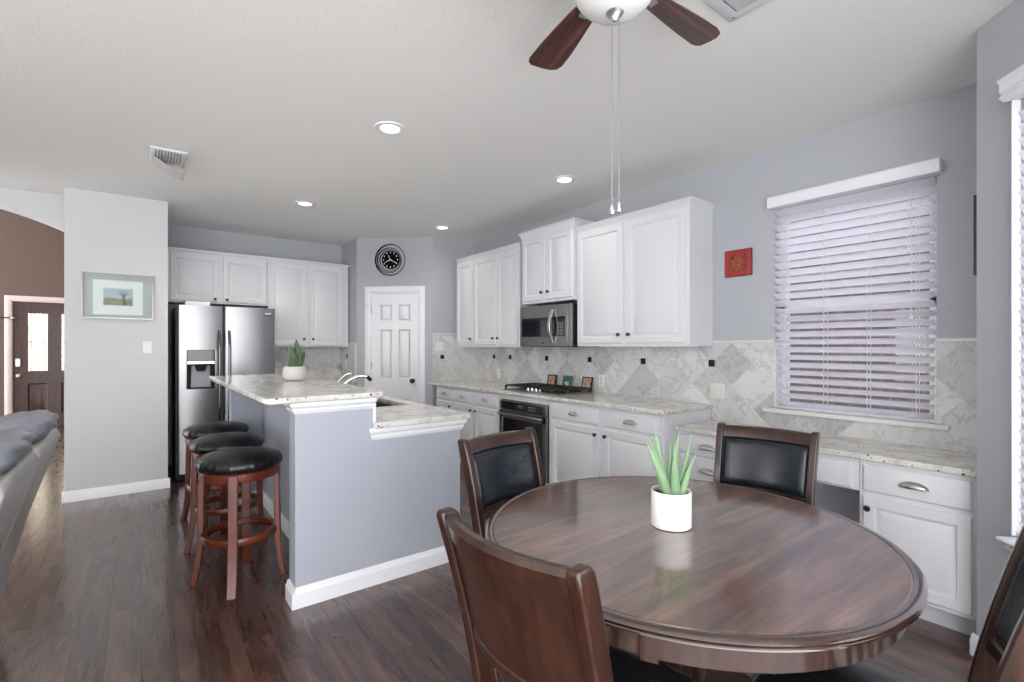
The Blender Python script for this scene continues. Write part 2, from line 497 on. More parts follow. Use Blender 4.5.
# header wall with a segmental arch
xc, zc, R_ = -1.55, .36, 2.305
arc = []
for i in range(25):
    x = -.535 - (2.365 - .535) * i / 24
    arc.append((x, zc + sqrt(R_ * R_ - (x - xc) ** 2)))
mb = MB()
loops = []
for x, z in arc: loops.append([(x, 6.095, z), (x, 6.245, z), (x, 6.245, 4.0), (x, 6.095, 4.0)])
mb.loft(loops)
mb.box(-6, -2.365, 6.095, 6.245, 0, 4.0)
wallobj('wall_header', mb, M['wall_light'], 'pale wall with a shallow arch opening to the entry hall')
DY = 12.06
mb = MB(); mb.box(-6, -1.80, DY, DY + .15, 0, 4.0); mb.box(-.86, -.3, DY, DY + .15, 0, 4.0); mb.box(-1.80, -.86, DY, DY + .15, 2.165, 4.0)
wallobj('wall_foyer', mb, M['taupe'], 'taupe entry hall wall around the front door')
wallobj('wall_foyer_side', MB().box(-.535, -.4, 6.985, DY, 0, 4.0), M['taupe'], 'side wall of the entry hall behind the partition')
# bay wall with window opening, then an unseen one added for extra daylight
BS0, BS1, BZ0, BZ1 = .205, 1.10, .60, 2.36
mb = MB(); mb.xf = FY
mb.box(.0, BS0, -.14, 0, 0, H); mb.box(BS1, 1.22, -.14, 0, 0, H); mb.box(2.12, 2.3, -.14, 0, 0, H)
for a_, b_ in ((BS0, BS1), (1.22, 2.12)): mb.box(a_, b_, -.14, 0, 0, BZ0); mb.box(a_, b_, -.14, 0, BZ1, H)
wallobj('wall_bay', mb, M['wall'], 'angled grey bay wall at the right edge with a tall blind')
wallobj('wall_left', MB().box(-4.15, -4, -2.2, 6.095, 0, .5).box(-4.15, -4, -2.2, 6.095, 2.3, H).box(-4.15, -4, -.1, 1.1, .5, 2.3).box(-4.15, -4, 2.9, 6.095, .5, 2.3), M['wall_light'], 'unseen pale living room wall far behind the sofa, added to limit daylight')  # unseen wall added to cut daylight from the left, openings left for fill
# outside
wallobj('wall_neighbour', MB().box(7.6, 7.8, -10, 13, -.2, 3.7), M['brick'], 'dark brick garden wall beyond the blinds')
wallobj('ground_outside', MB().box(3.85, 7.6, -3, 11, -.3, -.12), simple('outside_grass', srgb(110, 118, 84), .95, var=.3), 'ground strip outside the kitchen window', 'ground')

# baseboards
def baseboard(mb, u0, u1, h=.095, t=.016):
    prof = [(0, 0), (t, 0), (t, h * .72), (t * .7, h * .8), (t * .55, h * .93), (t * .25, h), (0, h)]
    mb.loft([[(u, d, z) for d, z in prof] for u in (u0, u1)])
mb = MB(); mb.xf = FB(5.745); baseboard(mb, -.551, .222)
mb.xf = frame((-.535, 0, 0), (0, 1, 0), (-1, 0, 0)); baseboard(mb, 5.745, 6.095)
wallobj('baseboard_partition', mb, M['white'], 'white baseboard along the pale partition wall', 'baseboard')
mb = MB(); mb.xf = FY; baseboard(mb, -.016, 2.2)
wallobj('baseboard_bay', mb, M['white'], 'white baseboard along the bay wall', 'baseboard')
mb = MB(); mb.xf = FB(DY); baseboard(mb, -6, -1.9, .14)
wallobj('baseboard_foyer', mb, M['white'], 'white baseboard in the entry hall', 'baseboard')

# ------------------------------------------------------------------ tile backsplash
T = .012
mb = MB()
mb.box(XA - T, XA, 2.05, 5.42, .915, 1.395); mb.box(XA - T, XA, WY1, 2.05, .795, 1.395); mb.box(XA - T, XA, .478, WY0, .795, 1.395); mb.box(XA - T, XA, WY0, WY1, .795, WZ0)
p0, p1 = Vector((3.53, 5.42, 0)), Vector((2.94, 5.506, 0))
FS = frame(p1, p0 - p1, (-.144, -.99, 0))
mb.xf = FS; mb.box(.004, .59, 0, T, .915, 1.515); mb.xf = Matrix.Identity(4)
mb.box(1.19, 2.222, 6.83 - T, 6.83, .915, 1.36); mb.box(2.222 - T, 2.222, 6.24, 6.83, .915, 1.40)
bs = tag(mb.build('backsplash', M['tile']), 'diagonal grey and white marble tile backsplash behind the counters', 'backsplash', kind='structure')
mb = MB()
for a, b in ((WY1, 2.045), (.478, WY0)): mb.box(XA - .02, XA, a, b, 1.392, 1.412)
mb.xf = FS; mb.box(.0, .59, 0, .02, 1.512, 1.532); mb.box(-.0, .012, 0, .016, .915, 1.53); mb.xf = Matrix.Identity(4)
mb.box(2.222 - .018, 2.222, 6.232, 6.25, .915, 1.412); mb.box(2.222 - .018, 2.222, 6.25, 6.49, 1.396, 1.412)
mb.build('edge_trim', M['stone_sill'], bs, bevel=.004)
acc = [(y, 1.236) for y in (4.969, 4.637, 3.978, 3.339, 2.696, 2.05)]
for y, z in acc:
    MB().box(XA - T - .003, XA - T + .002, y - .026, y + .026, z - .026, z + .026).build('accent_tile', M['black_plastic'], bs, bevel=.002)
mb = MB(); mb.xf = FS; mb.box(.12 - .02, .12 + .032, T - .002, T + .003, 1.205, 1.257); mb.build('accent_tile', M['black_plastic'], bs, bevel=.002)
MB().box(1.645, 1.697, 6.83 - T - .003, 6.83 - T + .002, 1.21, 1.262).build('accent_tile', M['black_plastic'], bs, bevel=.002)
MB().box(2.222 - T - .003, 2.222 - T + .002, 6.53, 6.58, 1.21, 1.262).build('accent_tile', M['black_plastic'], bs, bevel=.002)

# ------------------------------------------------------------------ windows
def window(name, F, u0, u1, z0, z1, label):
    w = thing(name, label, 'window', F @ Vector(((u0 + u1) / 2, 0, z0)), 0, kind='structure')
    mb = MB(); mb.xf = F
    d0, d1 = -.12, -.07
    for a, b, c, d in ((u0, u0 + .045, z0, z1), (u1 - .045, u1, z0, z1), (u0, u1, z0, z0 + .045), (u0, u1, z1 - .045, z1), (u0, u1, (z0 + z1) / 2 - .025, (z0 + z1) / 2 + .025)):
        mb.box(a, b, d0, d1, c, d)
    mb.build('window_frame', M['white'], w, bevel=.003)
    mb = MB(); mb.xf = F; mb.box(u0 + .04, u1 - .04, -.1, -.094, z0 + .04, z1 - .04); mb.build('window_pane', M['glass'], w)
    return w
w1 = window('window_1', FA(XA), WY0, WY1, WZ0, WZ1, 'window over the built-in desk behind white slat blinds')
# marble sill and side reveals of window 1
mb = MB(); mb.box(XA - .045, XA + .07, WY0 - .06, WY1 + .07, WZ0 - .022, WZ0 + .006); mb.build('window_sill', M['stone_sill'], w1, bevel=.004)
mb = MB(); mb.box(XA - .014, XA + .07, WY0 - .004, WY0 + .01, WZ0, 1.395); mb.box(XA - .014, XA + .07, WY1 - .01, WY1 + .004, WZ0, 1.395)
mb.build('reveal_trim', M['stone_sill'], w1, bevel=.003)
w2 = window('window_2', FY, BS0, BS1, BZ0, BZ1, 'tall bay window at the right edge behind white blinds')
mb = MB(); mb.xf = FY
prof = [(0, .575), (.02, .575), (.03, .583), (.075, .590), (.082, .598), (.075, .606), (-.07, .606), (-.07, .575)]
mb.loft([[(u, d, z) for d, z in prof] for u in (BS0 - .004, BS1 + .085)])
prof = [(0, .577), (.062, .577), (.056, .565), (.036, .55), (.024, .53), (.018, .505), (.010, .497), (0, .497)]
mb.loft([[(u, d, z) for d, z in prof] for u in (BS0 + .01, BS1 + .05)])
mb.build('window_sill', M['white'], w2, bevel=.003)

window('window_fill', FY, 1.22, 2.12, BZ0, BZ1, 'unseen bare bay window beside the camera, added for extra daylight')  # out of view; added to brighten the right side of the ceiling
def blind(name, F, u0, u1, z0, z1, vz0, vz1, pitch, wid, tilt, dc, label, vover=.03, cords=4, pull=None, prof_val=False):
    b = thing(name, label, 'blind', F @ Vector(((u0 + u1) / 2, dc, z0)), 0)
    mb = MB(); mb.xf = F
    if prof_val:
        prof = [(.0, vz0), (.05, vz0 - .004), (.068, vz0 + .012), (.058, vz0 + .026), (.066, vz0 + .036), (.066, vz1 - .02), (.078, vz1 - .008), (.07, vz1), (0, vz1)]
    else:
        prof = [(.004, vz0), (.075, vz0), (.079, vz0 + .006), (.079, vz1 - .012), (.07, vz1), (.004, vz1)]
    mb.loft([[(u, d, z) for d, z in prof] for u in (u0 - vover, u1 + vover)])
    mb.build('valance', M['white'], b, bevel=.002)
    mb = MB(); mb.xf = F
    n = int((vz0 + .02 - z0 - .03) / pitch)
    t = radians(tilt)
    for k in range(n):
        z = z0 + .035 + k * pitch
        lo = []
        for q in range(5):                       # slightly crowned slat, room edge up
            a = (q / 4 - .5) * wid
            lo.append((dc + a * cos(t) - .0, z + a * sin(t) + .0025 * (1 - (2 * q / 4 - 1) ** 2)))
        up = [(d, zz + .0026) for d, zz in reversed(lo)]
        mb.loft([[(u, d, zz) for d, zz in lo + up] for u in (u0, u1)])
    mb.build('slats', M['blind'], b, smooth=20)
    mb = MB(); mb.xf = F; mb.box(u0, u1, dc - wid * .42, dc + wid * .42, z0 + .002, z0 + .018); mb.build('bottom_rail', M['blind'], b, bevel=.004)
    mb = MB(); mb.xf = F
    for c in range(cords):
        u = u0 + (u1 - u0) * (.09 + .82 * c / (cords - 1))
        for s_ in (-1, 1): mb.cyl((u, dc + s_ * wid * .5, z0 + .01), (u, dc + s_ * wid * .5, vz0 + .01), .0016, n=6)
    mb.build('ladder_cord', M['cord'], b)
    if prof_val:
        mb = MB(); mb.xf = F; mb.box(u0 - .006, u0 - .001, -.006, .027, z0, vz0); mb.build('side_channel', M['white'], b, bevel=.002)
    if pull:
        for u, zt in pull:
            mb = MB(); mb.xf = F
            mb.cyl((u, dc + wid * .5 + .006, zt), (u, dc + wid * .5 + .006, vz0 + .01), .0015, n=6)
            mb.lathe([(.002, .03), (.008, .02), (.011, .004), (.009, 0)], (u, dc + wid * .5 + .006, zt - .025), (0, 0, 1), 12)
            mb.build('pull_cord', M['cord'], b)
    return b
blind('window_blind', FA(XA), WY0 + .002, WY1 - .006, WZ0 + .012, WZ1, 2.322, 2.402, 0.0525, .062, 31, .012, 'white slat blind half tilted over the desk window', pull=[(WY0 + .1, 1.55), (WY0 + .115, 1.93)])
blind('window_blind', FY, BS0 + .006, BS1 - .006, BZ0 + .012, BZ1, 2.352, 2.44, 0.0525, .050, 62, -.006, 'bright closed slat blind on the tall bay window at the right edge', vover=.012, cords=3, prof_val=True)

# ------------------------------------------------------------------ doors
def panel_loops(mb, F, u0, u1, z0, z1, loops):
    """stack of rectangular rings: (inset, height out of the face)"""
    L = []
    for ins, d in loops:
        L.append([F @ Vector(p) for p in ((u0 + ins, d, z0 + ins), (u1 - ins, d, z0 + ins), (u1 - ins, d, z1 - ins), (u0 + ins, d, z1 - ins))])
    keep = mb.xf; mb.xf = Matrix.Identity(4); mb.loft(L); mb.xf = keep

# six-panel pantry door (door_1)
d1 = thing('door_1', 'white six-panel pantry door in the angled wall', 'door', FP @ Vector((.502, 0, 0)), 0, kind='structure')
S0, S1 = .190, .814
dt = -.012
mb = MB()
mb.xf = FP
mb.box(S0, S1, dt - .03, dt - .008, .01, 2.045)
cols = [(S0 + .105, S0 + .272), (S1 - .272, S1 - .105)]
rows = [(.16, .70), (.95, 1.585), (1.69, 1.905)]
ue = [S0] + [c for cc in cols for c in cc] + [S1]
ze = [.01] + [r for rr in rows for r in rr] + [2.045]
for i in range(len(ue) - 1):
    for j in range(len(ze) - 1):
        if i % 2 == 1 and j % 2 == 1:
            panel_loops(mb, FP, ue[i], ue[i + 1], ze[j], ze[j + 1], [(0, dt - .012), (0, dt), (.012, dt - .008), (.028, dt - .008), (.042, dt - .001)])
        else: mb.box(ue[i], ue[i + 1], dt - .01, dt, ze[j], ze[j + 1])
mb.build('door_slab', M['white'], d1)
def casing(mb, a, b, z, w=.07, t=.018):
    prof = [(0, 0), (t * .6, 0), (t * .75, .1), (t, .25), (t, .72), (t * .62, .86), (t * .5, 1), (0, 1)]
    def P(k, s): return s
    for (x0, x1) in ((a - w, a), (b, b + w)):
        o = x0 if x1 == a else x1; i_ = x1 if x1 == a else x0
        mb.loft([[(i_ + (o - i_) * q, d, zz) for d, q in prof] for zz in (0, z)])
    lo = [[(a - w * q, d, z + w * q) for d, q in prof], [(b + w * q, d, z + w * q) for d, q in prof]]
    mb.loft(lo)
    for (i_, sg) in ((a, -1), (b, 1)):
        mb.loft([[(i_ + sg * w * q, d, z) for d, q in prof], [(i_ + sg * w * q, d, z + w * q + .0001) for d, q in prof]])
mb = MB(); mb.xf = FP; casing(mb, .182, .822, 2.055, .082); mb.box(.182, .19, -.1, 0, 0, 2.055); mb.box(.814, .822, -.1, 0, 0, 2.055); mb.box(.182, .822, -.1, 0, 2.046, 2.055)
mb.build('door_casing', M['white'], d1)
kp = FP @ Vector((.262, dt, .925))
kn = Vector((-.7071, -.7071, 0))
MB().lathe([(.028, 0), (.028, .006), (.011, .012), (.011, .03), (.026, .04), (.030, .052), (.022, .064), (.0, .067)], kp, kn, 20).build('door_knob', M['bronze'], d1)
for z in (1.83, 1.12, .25):
    mb = MB(); mb.xf = FP; mb.cyl((.817, .004, z - .045), (.817, .004, z + .045), .007, n=10); mb.build('hinge', M['nickel'], d1)
mb = MB(); mb.xf = FP; mb.cyl((.82, .012, 1.885), (.90, .055, 1.885), .004, n=8); mb.cyl((.90, .055, 1.885), (.915, .063, 1.885), .009, n=10); mb.build('door_stop', M['nickel'], d1)

# front door (door_2)
FD = FB(DY + .06)
d2 = thing('door_2', 'dark mahogany front door with two leaded glass panes', 'door', (-1.33, DY, 0), 0, kind='structure')
mb = MB(); mb.xf = FD
A0, A1 = -1.79, -.87
cuts_u = [A0, -1.60, -1.345, -1.165, -.99, A1]
lz0, lz1 = .92, 1.955
mb.box(A0, -1.605, -.03, .02, .001, 2.155); mb.box(-1.345, -1.165, -.03, .02, .001, 2.155); mb.box(-.935, A1, -.03, .02, .001, 2.155)
for a, b in ((-1.605, -1.345), (-1.165, -.935)):
    mb.box(a, b, -.03, .02, lz1, 2.155); mb.box(a, b, -.03, .02, .70, lz0); mb.box(a, b, -.03, .02, .001, .14)
    panel_loops(mb, FD, a, b, .14, .70, [(0, -.03), (0, .02), (.02, .004), (.05, .004), (.075, .014)])
mb.build('door_slab', M['door_wood'], d2)
for a, b in ((-1.605, -1.345), (-1.165, -.935)):
    mb = MB(); mb.xf = FD; mb.box(a, b, -.004, .004, lz0, lz1); mb.build('glass_pane', M['leaded'], d2)
    mb = MB(); mb.xf = FD
    for u in (a, a + .04, b - .04, b): mb.box(u - .003, u + .003, -.007, .007, lz0, lz1)
    for k in range(5):
        z = lz0 + (lz1 - lz0) * k / 4; mb.box(a, b, -.007, .007, z - .003, z + .003)
    mb.build('lead_strip', M['black_metal'], d2)
mb = MB(); mb.xf = FB(DY); casing(mb, -1.80, -.86, 2.165, .09, .02); mb.box(-1.80, -1.79, -.12, 0, 0, 2.16); mb.box(-1.8, -.86, -.12, 0, 2.155, 2.165)
mb.build('door_casing', simple('pink_white_casing', srgb(214, 198, 196), .5), d2)
mb = MB(); mb.xf = FD; mb.lathe([(.03, .02), (.03, .03), (.012, .035), (.012, .06), (.03, .075), (.03, .09), (0, .1)], (-1.716, 0, .845), (0, 1, 0), 18); mb.build('door_knob', M['brass'], d2)
mb = MB(); mb.xf = FD; mb.box(-1.76, -1.69, .02, .045, 1.0, 1.15); mb.build('keypad_lock', M['nickel'], d2, bevel=.008)
t = thing('curtain_rod', 'short dark rod with a pale finial left of the front door', 'rod', (-1.85, DY - .09, 1.86))
MB().cyl((-2.4, DY - .09, 1.86), (-1.80, DY - .09, 1.86), .011, n=10).build('rod', M['bronze'], t)
MB().lathe([(.012, 0), (.02, .012), (.024, .03), (.016, .05), (0, .06)], (-1.80, DY - .09, 1.86), (1, 0, 0), 14).build('finial', M['brass'], t)
mb = MB(); mb.box(-1.99, -1.975, DY - .1, DY, 1.845, 1.875); mb.build('bracket', M['bronze'], t)

# ------------------------------------------------------------------ cabinet parts
DOOR = [(0, 0), (0, .016), (.004, .02), (.050, .02), (.055, .010), (.066, .007), (.090, .017)]
DRAW = [(0, 0), (0, .013), (.006, .019), (.012, .02)]
def cab_door(F, u0, u1, z0, z1, parent, knob=None, kz=None, mat=None):
    mb = MB(); panel_loops(mb, F, u0, u1, z0, z1, DOOR)
    d = mb.build('door', mat or M['cabinet'], parent, smooth=25)
    if knob is not None:
        o = F @ Vector((knob, .02, kz)); n = (F.to_3x3() @ Vector((0, 1, 0)))
        MB().lathe([(.008, 0), (.006, .006), (.006, .012), (.015, .018), (.016, .024), (.010, .030), (0, .031)], o, n, 16).build('knob', M['bronze'], d)
    return d
def cup_pull(F, u, z, parent, a=.060, h=.031, d=.026):
    mb = MB(); mb.xf = F
    mb.grid(lambda s, q: (u + a * cos(pi * s), .021 + d * sin(pi * s) * sin(pi / 2 * q), z - .010 + h * sin(pi * s) * cos(pi / 2 * q)), 20, 6)
    mb.build('cup_pull', M['pewter'], parent, solid=.002)
def cab_drawer(F, u0, u1, z0, z1, parent, pull=True):
    mb = MB(); panel_loops(mb, F, u0, u1, z0, z1, DRAW)
    d = mb.build('drawer', M['cabinet'], parent, smooth=25)
    if pull: cup_pull(F, (u0 + u1) / 2, (z0 + z1) / 2, d)
    return d
def crown(mb, F, u0, u1, depth, z0, z1, ends=(True, True), out=.035):
    """crown moulding round the top of an upper cabinet: front run plus returned ends"""
    h = z1 - z0
    prof = [(0, z0), (.006, z0), (.010, z0 + h * .25), (out * .65, z0 + h * .65), (out * .75, z0 + h * .8), (out, z0 + h * .85), (out, z1), (0, z1)]
    e0 = 1 if ends[0] else 0; e1 = 1 if ends[1] else 0
    loops = []
    if e0: loops.append([(u0 - d, -depth, z) for d, z in prof])
    loops.append([(u0 - d * e0, d, z) for d, z in prof])
    loops.append([(u1 + d * e1, d, z) for d, z in prof])
    if e1: loops.append([(u1 + d, -depth, z) for d, z in prof])
    k = mb.xf; mb.xf = F; mb.loft(loops); mb.xf = k

# ---- upper cabinets on the right wall
def upper(name, label, Xf, y0, y1, z0, z1, ctop, doors, grp, ends, out=.035):
    F = FA(Xf)
    c = thing(name, label, 'cabinet', (XA - .17, (y0 + y1) / 2, z0), 0, grp)
    MB().box(Xf, XA - .002, y0, y1, z0, z1).build('cabinet_body', M['cabinet'], c, bevel=.002)
    for (a, b, k) in doors: cab_door(F, a, b, z0 + .028, z1 - .03, c, k, z0 + .10)
    mb = MB(); crown(mb, F, y0, y1, XA - .004 - Xf, z1 - .012, ctop, ends, out)
    mb.build('crown_moulding', M['cabinet'], c)
    return c
G_UP = 'wall cabinets over the cooking counter'
upper('wall_cabinet', 'tall white wall cabinet with three doors beside the pantry wall', 3.21, 4.06, 5.345, 1.357, 2.432, 2.470, [(4.965, 5.335, 4.995), (4.49, 4.93, 4.52), (4.09, 4.455, 4.425)], G_UP, (True, False))
upper('wall_cabinet', 'raised white wall cabinet with two short doors above the microwave', 3.17, 3.205, 3.97, 1.80, 2.487, 2.545, [(3.60, 3.945, 3.63), (3.225, 3.565, 3.535)], G_UP, (True, True))
upper('wall_cabinet', 'large white wall cabinet with two wide doors nearest the window', 3.21, 2.045, 3.2, 1.366, 2.43, 2.462, [(2.66, 3.185, 2.69), (2.075, 2.615, 2.585)], G_UP, (True, False))

# ---- upper cabinets on the back wall
def upper_b(label, x0, x1, z0, z1, doors):
    F = FB(6.50)
    c = thing('wall_cabinet', label, 'cabinet', ((x0 + x1) / 2, 6.66, z0), 0, 'wall cabinets along the back wall')
    MB().box(x0, x1, 6.50, 6.828, z0, z1).build('cabinet_body', M['cabinet'], c, bevel=.002)
    for a, b, k in doors: cab_door(F, a, b, z0 + .02, z1 - .03, c, k, z0 + (.05 if z0 > 1.6 else .10))
    mb = MB(); mb.box(x0 - .0, x1 + .012, 6.485, 6.82, z1, z1 + .03); mb.build('top_moulding', M['cabinet'], c, bevel=.006)
    return c
upper_b('short white wall cabinet above the stainless fridge', .215, 1.226, 1.855, 2.425, [(.253, .712, .672), (.752, 1.21, .79)])
upper_b('tall white wall cabinet right of the fridge above the back counter', 1.229, 2.206, 1.358, 2.425, [(1.247, 1.672, 1.635), (1.708, 2.14, 1.745)])

# ---- base cabinets on the right wall
XB = 2.915
def base_body(mb, y0, y1, ztop=.885, xf=XB):
    mb.box(xf, XA - .016, y0, y1, .10, ztop)
def base_unit(label, y0, y1, bays, knobs, grp='white base cabinets under the cooking counter'):
    F = FA(XB)
    c = thing('base_cabinet', label, 'cabinet', (3.22, (y0 + y1) / 2, 0), 0, grp)
    mb = MB(); base_body(mb, y0, y1); mb.build('cabinet_body', M['cabinet'], c, bevel=.002)
    MB().box(XB + .07, XA - .02, y0, y1, 0, .10).build('toe_kick', M['kick'], c)
    for (a, b), k in zip(bays, knobs):
        cab_drawer(F, a, b, .735, .86, c)
        cab_door(F, a, b, .125, .708, c, k, .66)
    return c
base_unit('white base cabinet with three narrow bays beside the oven and pantry wall', 4.015, 5.35, [(4.955, 5.325), (4.495, 4.925), (4.05, 4.465)], [4.985, 4.525, 4.435])
base_unit('white base cabinet with two wide bays between the oven and the desk', 2.05, 3.24, [(2.65, 3.215), (2.075, 2.605)], [2.68, 2.575])
c = thing('oven_cabinet', 'white cabinet frame around the built-in oven', 'cabinet', (3.22, 3.63, 0))
mb = MB(); mb.box(XB, XA - .016, 3.242, 3.262, .10, .885); mb.box(XB, XA - .016, 3.992, 4.013, .10, .885); mb.box(XB, XA - .016, 3.262, 3.992, .835, .885); mb.box(XB, XA - .016, 3.262, 3.992, .10, .13)
mb.build('cabinet_body', M['cabinet'], c, bevel=.002)
MB().box(XB + .07, XA - .02, 3.242, 4.013, 0, .10).build('toe_kick', M['kick'], c)

# oven
ov = thing('oven', 'stainless built-in oven with black glass below the gas cooktop', 'oven', (3.2, 3.63, .13))
OY0, OY1 = 3.272, 3.984
MB().box(XB - .004, 3.48, 3.265, 3.99, .132, .833).build('oven_body', M['black_metal'], ov)
mb = MB(); mb.box(XB - .028, XB - .002, OY0, OY1, .738, .828); mb.build('control_panel', M['steel'], ov, bevel=.004)
mb = MB(); mb.box(XB - .031, XB - .026, OY0 + .05, OY1 - .04, .746, .822); p_ = mb.build('control_display', M['black_glass'], ov, bevel=.002)
mb = MB()
for k in range(4):
    for r_ in range(2): MB().box(XB - .0325, XB - .0305, 3.42 + k * .028, 3.435 + k * .028, .768 + r_ * .022, .776 + r_ * .022).build('button', M['key_grey'], p_)
MB().box(XB - .0325, XB - .0305, 3.60, 3.68, .772, .80).build('clock_display', simple('clock_glow', srgb(70, 78, 84), .3), p_)
mb = MB()
mb.box(XB - .03, XB - .002, OY0, OY0 + .055, .14, .730); mb.box(XB - .03, XB - .002, OY1 - .055, OY1, .14, .730)
mb.box(XB - .03, XB - .002, OY0, OY1, .655, .730); mb.box(XB - .03, XB - .002, OY0, OY1, .14, .20)
od = mb.build('oven_door', M['steel'], ov, bevel=.003)
MB().box(XB - .025, XB - .006, OY0 + .05, OY1 - .05, .195, .66).build('door_glass', M['black_glass'], od)
mb = MB()
pts = [(XB - .06 - .012 * sin(pi * i / 10), OY0 + .02 + (OY1 - OY0 - .04) * i / 10, .700 + .004 * sin(pi * i / 10)) for i in range(11)]
mb.tube(pts, .011, 10); mb.cyl((XB - .03, OY0 + .035, .70), (XB - .06, OY0 + .035, .70), .009); mb.cyl((XB - .03, OY1 - .035, .70), (XB - .06, OY1 - .035, .70), .009)
mb.build('handle', M['steel'], od)

# counters on the right wall
mb = MB(); mb.prism([(2.875, 2.03), (3.516, 2.03), (3.516, 5.40), (2.94, 5.478), (2.875, 5.478)], .887, .92)
tag(mb.build('countertop', M['granite'], bevel=.008, seg=3), 'long speckled granite countertop along the cooking wall', 'countertop')
# ---- desk
XD = 3.055
G_D = 'built-in desk cabinets under the window'
FDk = FA(XD)
c = thing('desk_cabinet', 'white desk cabinet with one drawer over a door beside the bay wall', 'cabinet', (3.28, .72, 0), 0, G_D)
MB().box(XD, XA - .016, .468, .932, .10, .765).build('cabinet_body', M['cabinet'], c, bevel=.002)
MB().box(XD + .06, XA - .02, .468, .932, 0, .10).build('toe_kick', M['kick'], c)
cab_drawer(FDk, .488, .912, .606, .745, c); cab_door(FDk, .488, .912, .125, .578, c, .888, .520)
c = thing('desk_knee_cabinet', 'shallow white pencil drawer over the desk knee space', 'drawer', (3.28, 1.25, .6), 0)
MB().box(XD, XA - .016, .934, 1.55, .595, .765).build('drawer_box', M['cabinet'], c, bevel=.002)
cab_drawer(FDk, .965, 1.53, .606, .745, c, False)
c = thing('desk_cabinet', 'white desk cabinet with a stack of drawers below the big wall cabinet', 'cabinet', (3.28, 1.80, 0), 0, G_D)
MB().box(XD, XA - .016, 1.552, 2.046, .10, .765).build('cabinet_body', M['cabinet'], c, bevel=.002)
MB().box(XD + .06, XA - .02, 1.552, 2.046, 0, .10).build('toe_kick', M['kick'], c)
for a, b in ((.618, .745), (.44, .60), (.13, .42)): cab_drawer(FDk, 1.585, 2.02, a, b, c)
mb = MB(); mb.box(3.025, XA - .016, .468, 2.046, .767, .80)
tag(mb.build('desk_countertop', M['granite'], bevel=.008, seg=3), 'lower speckled granite desk top under the window', 'desk top')
# ---- back counter
c = thing('base_cabinet', 'white base cabinet under the back counter right of the fridge', 'cabinet', (1.72, 6.5, 0))
MB().box(1.20, 2.205, 6.24, 6.812, .10, .885).build('cabinet_body', M['cabinet'], c, bevel=.002)
MB().box(1.20, 2.205, 6.31, 6.812, 0, .10).build('toe_kick', M['kick'], c)
for a, b, k in ((1.23, 1.69, 1.65), (1.72, 2.18, 1.76)):
    cab_drawer(FB(6.24), a, b, .735, .86, c); cab_door(FB(6.24), a, b, .125, .708, c, k, .66)
tag(MB().box(1.195, 2.208, 6.21, 6.816, .887, .92).build('countertop', M['granite'], bevel=.008, seg=3), 'short granite countertop along the back wall right of the fridge', 'countertop')

# ------------------------------------------------------------------ cooktop, microwave
ck = thing('gas_cooktop', 'black gas cooktop set in the granite above the oven', 'cooktop', (3.22, 3.6, .92))
KX0, KX1, KY0, KY1 = 2.985, 3.42, 3.215, 4.05
MB().box(KX0, KX1, KY0, KY1, .9205, .932).build('cooktop_plate', M['steel'], ck, bevel=.004)
mb = MB()
for a, b in ((KY0 + .015, KY0 + .255), (KY0 + .265, KY0 + .505), (KY0 + .515, KY1 - .015)):
    x0, x1 = KX0 + (.10 if a > 3.4 and b < 3.8 else .02), KX1 - .015
    zt = .972
    for y in (a, b): mb.box(x0, x1, y - .006, y + .006, zt - .012, zt)
    for x in (x0, x1): mb.box(x - .006, x + .006, a, b, zt - .012, zt)
    for q in (.25, .5, .75):
        mb.box(x0, x1, a + (b - a) * q - .005, a + (b - a) * q + .005, zt - .012, zt)
        mb.box(x0 + (x1 - x0) * q - .005, x0 + (x1 - x0) * q + .005, a, b, zt - .012, zt)
    for x in (x0, x1):
        for y in (a, b): mb.box(x - .008, x + .008, y - .008, y + .008, .932, zt - .01)
mb.build('grate', M['iron'], ck)
for x, y, r in ((3.12, 3.34, .04), (3.32, 3.34, .045), (3.28, 3.6, .055), (3.12, 3.86, .045), (3.32, 3.86, .04)):
    MB().lathe([(r * 1.3, .932), (r * 1.3, .94), (r, .945), (r, .955), (r * .8, .958)], (x, y, 0), (0, 0, 1), 20).build('burner', M['iron'], ck)
for k in range(5):
    MB().lathe([(.017, .932), (.017, .944), (.014, .957), (.005, .958)], (3.045, 3.53 + k * .062, 0), (0, 0, 1), 16).build('knob', M['chrome'], ck)

mw = thing('microwave', 'stainless over-range microwave with a curved handle below the raised cabinet', 'microwave', (3.33, 3.59, 1.36))
MX, my0, my1, mz0, mz1 = 3.165, 3.212, 3.962, 1.362, 1.765
MB().box(MX, XA - .014, my0, my1, mz0, mz1).build('microwave_body', M['black_metal'], mw, bevel=.003)
mb = MB(); mb.box(MX - .03, MX - .001, my0 + .04, my1, mz0 + .004, mz1 - .0); md = mb.build('microwave_front', M['steel'], mw, bevel=.004)
MB().box(MX - .018, MX - .001, my0, my0 + .04, mz0 + .004, mz1).build('side_strip', M['steel'], mw, bevel=.003)
MB().box(MX - .0325, MX - .028, my0 + .27, my1 - .03, mz0 + .10, mz1 - .115).build('window_glass', M['black_glass'], mw, bevel=.003)
cp = MB().box(MX - .0325, MX - .028, my0 + .075, my0 + .255, mz0 + .10, mz1 - .115).build('control_panel', M['black_glass'], mw, bevel=.003)
mb = MB()
for r_ in range(6):
    for q in range(3): MB().box(MX - .0338, MX - .032, my0 + .10 + q * .026, my0 + .118 + q * .026, mz0 + .115 + r_ * .021, mz0 + .124 + r_ * .021).build('button', M['key_grey'], cp)
pts = [(MX - .035 - .045 * sin(pi * i / 12), my0 + .245, mz0 + .035 + (mz1 - mz0 - .08) * i / 12) for i in range(13)]
MB().tube(pts, (.016, .009), up=(0, 1, 0)).build('handle', M['nickel'], mw, bevel=.004)
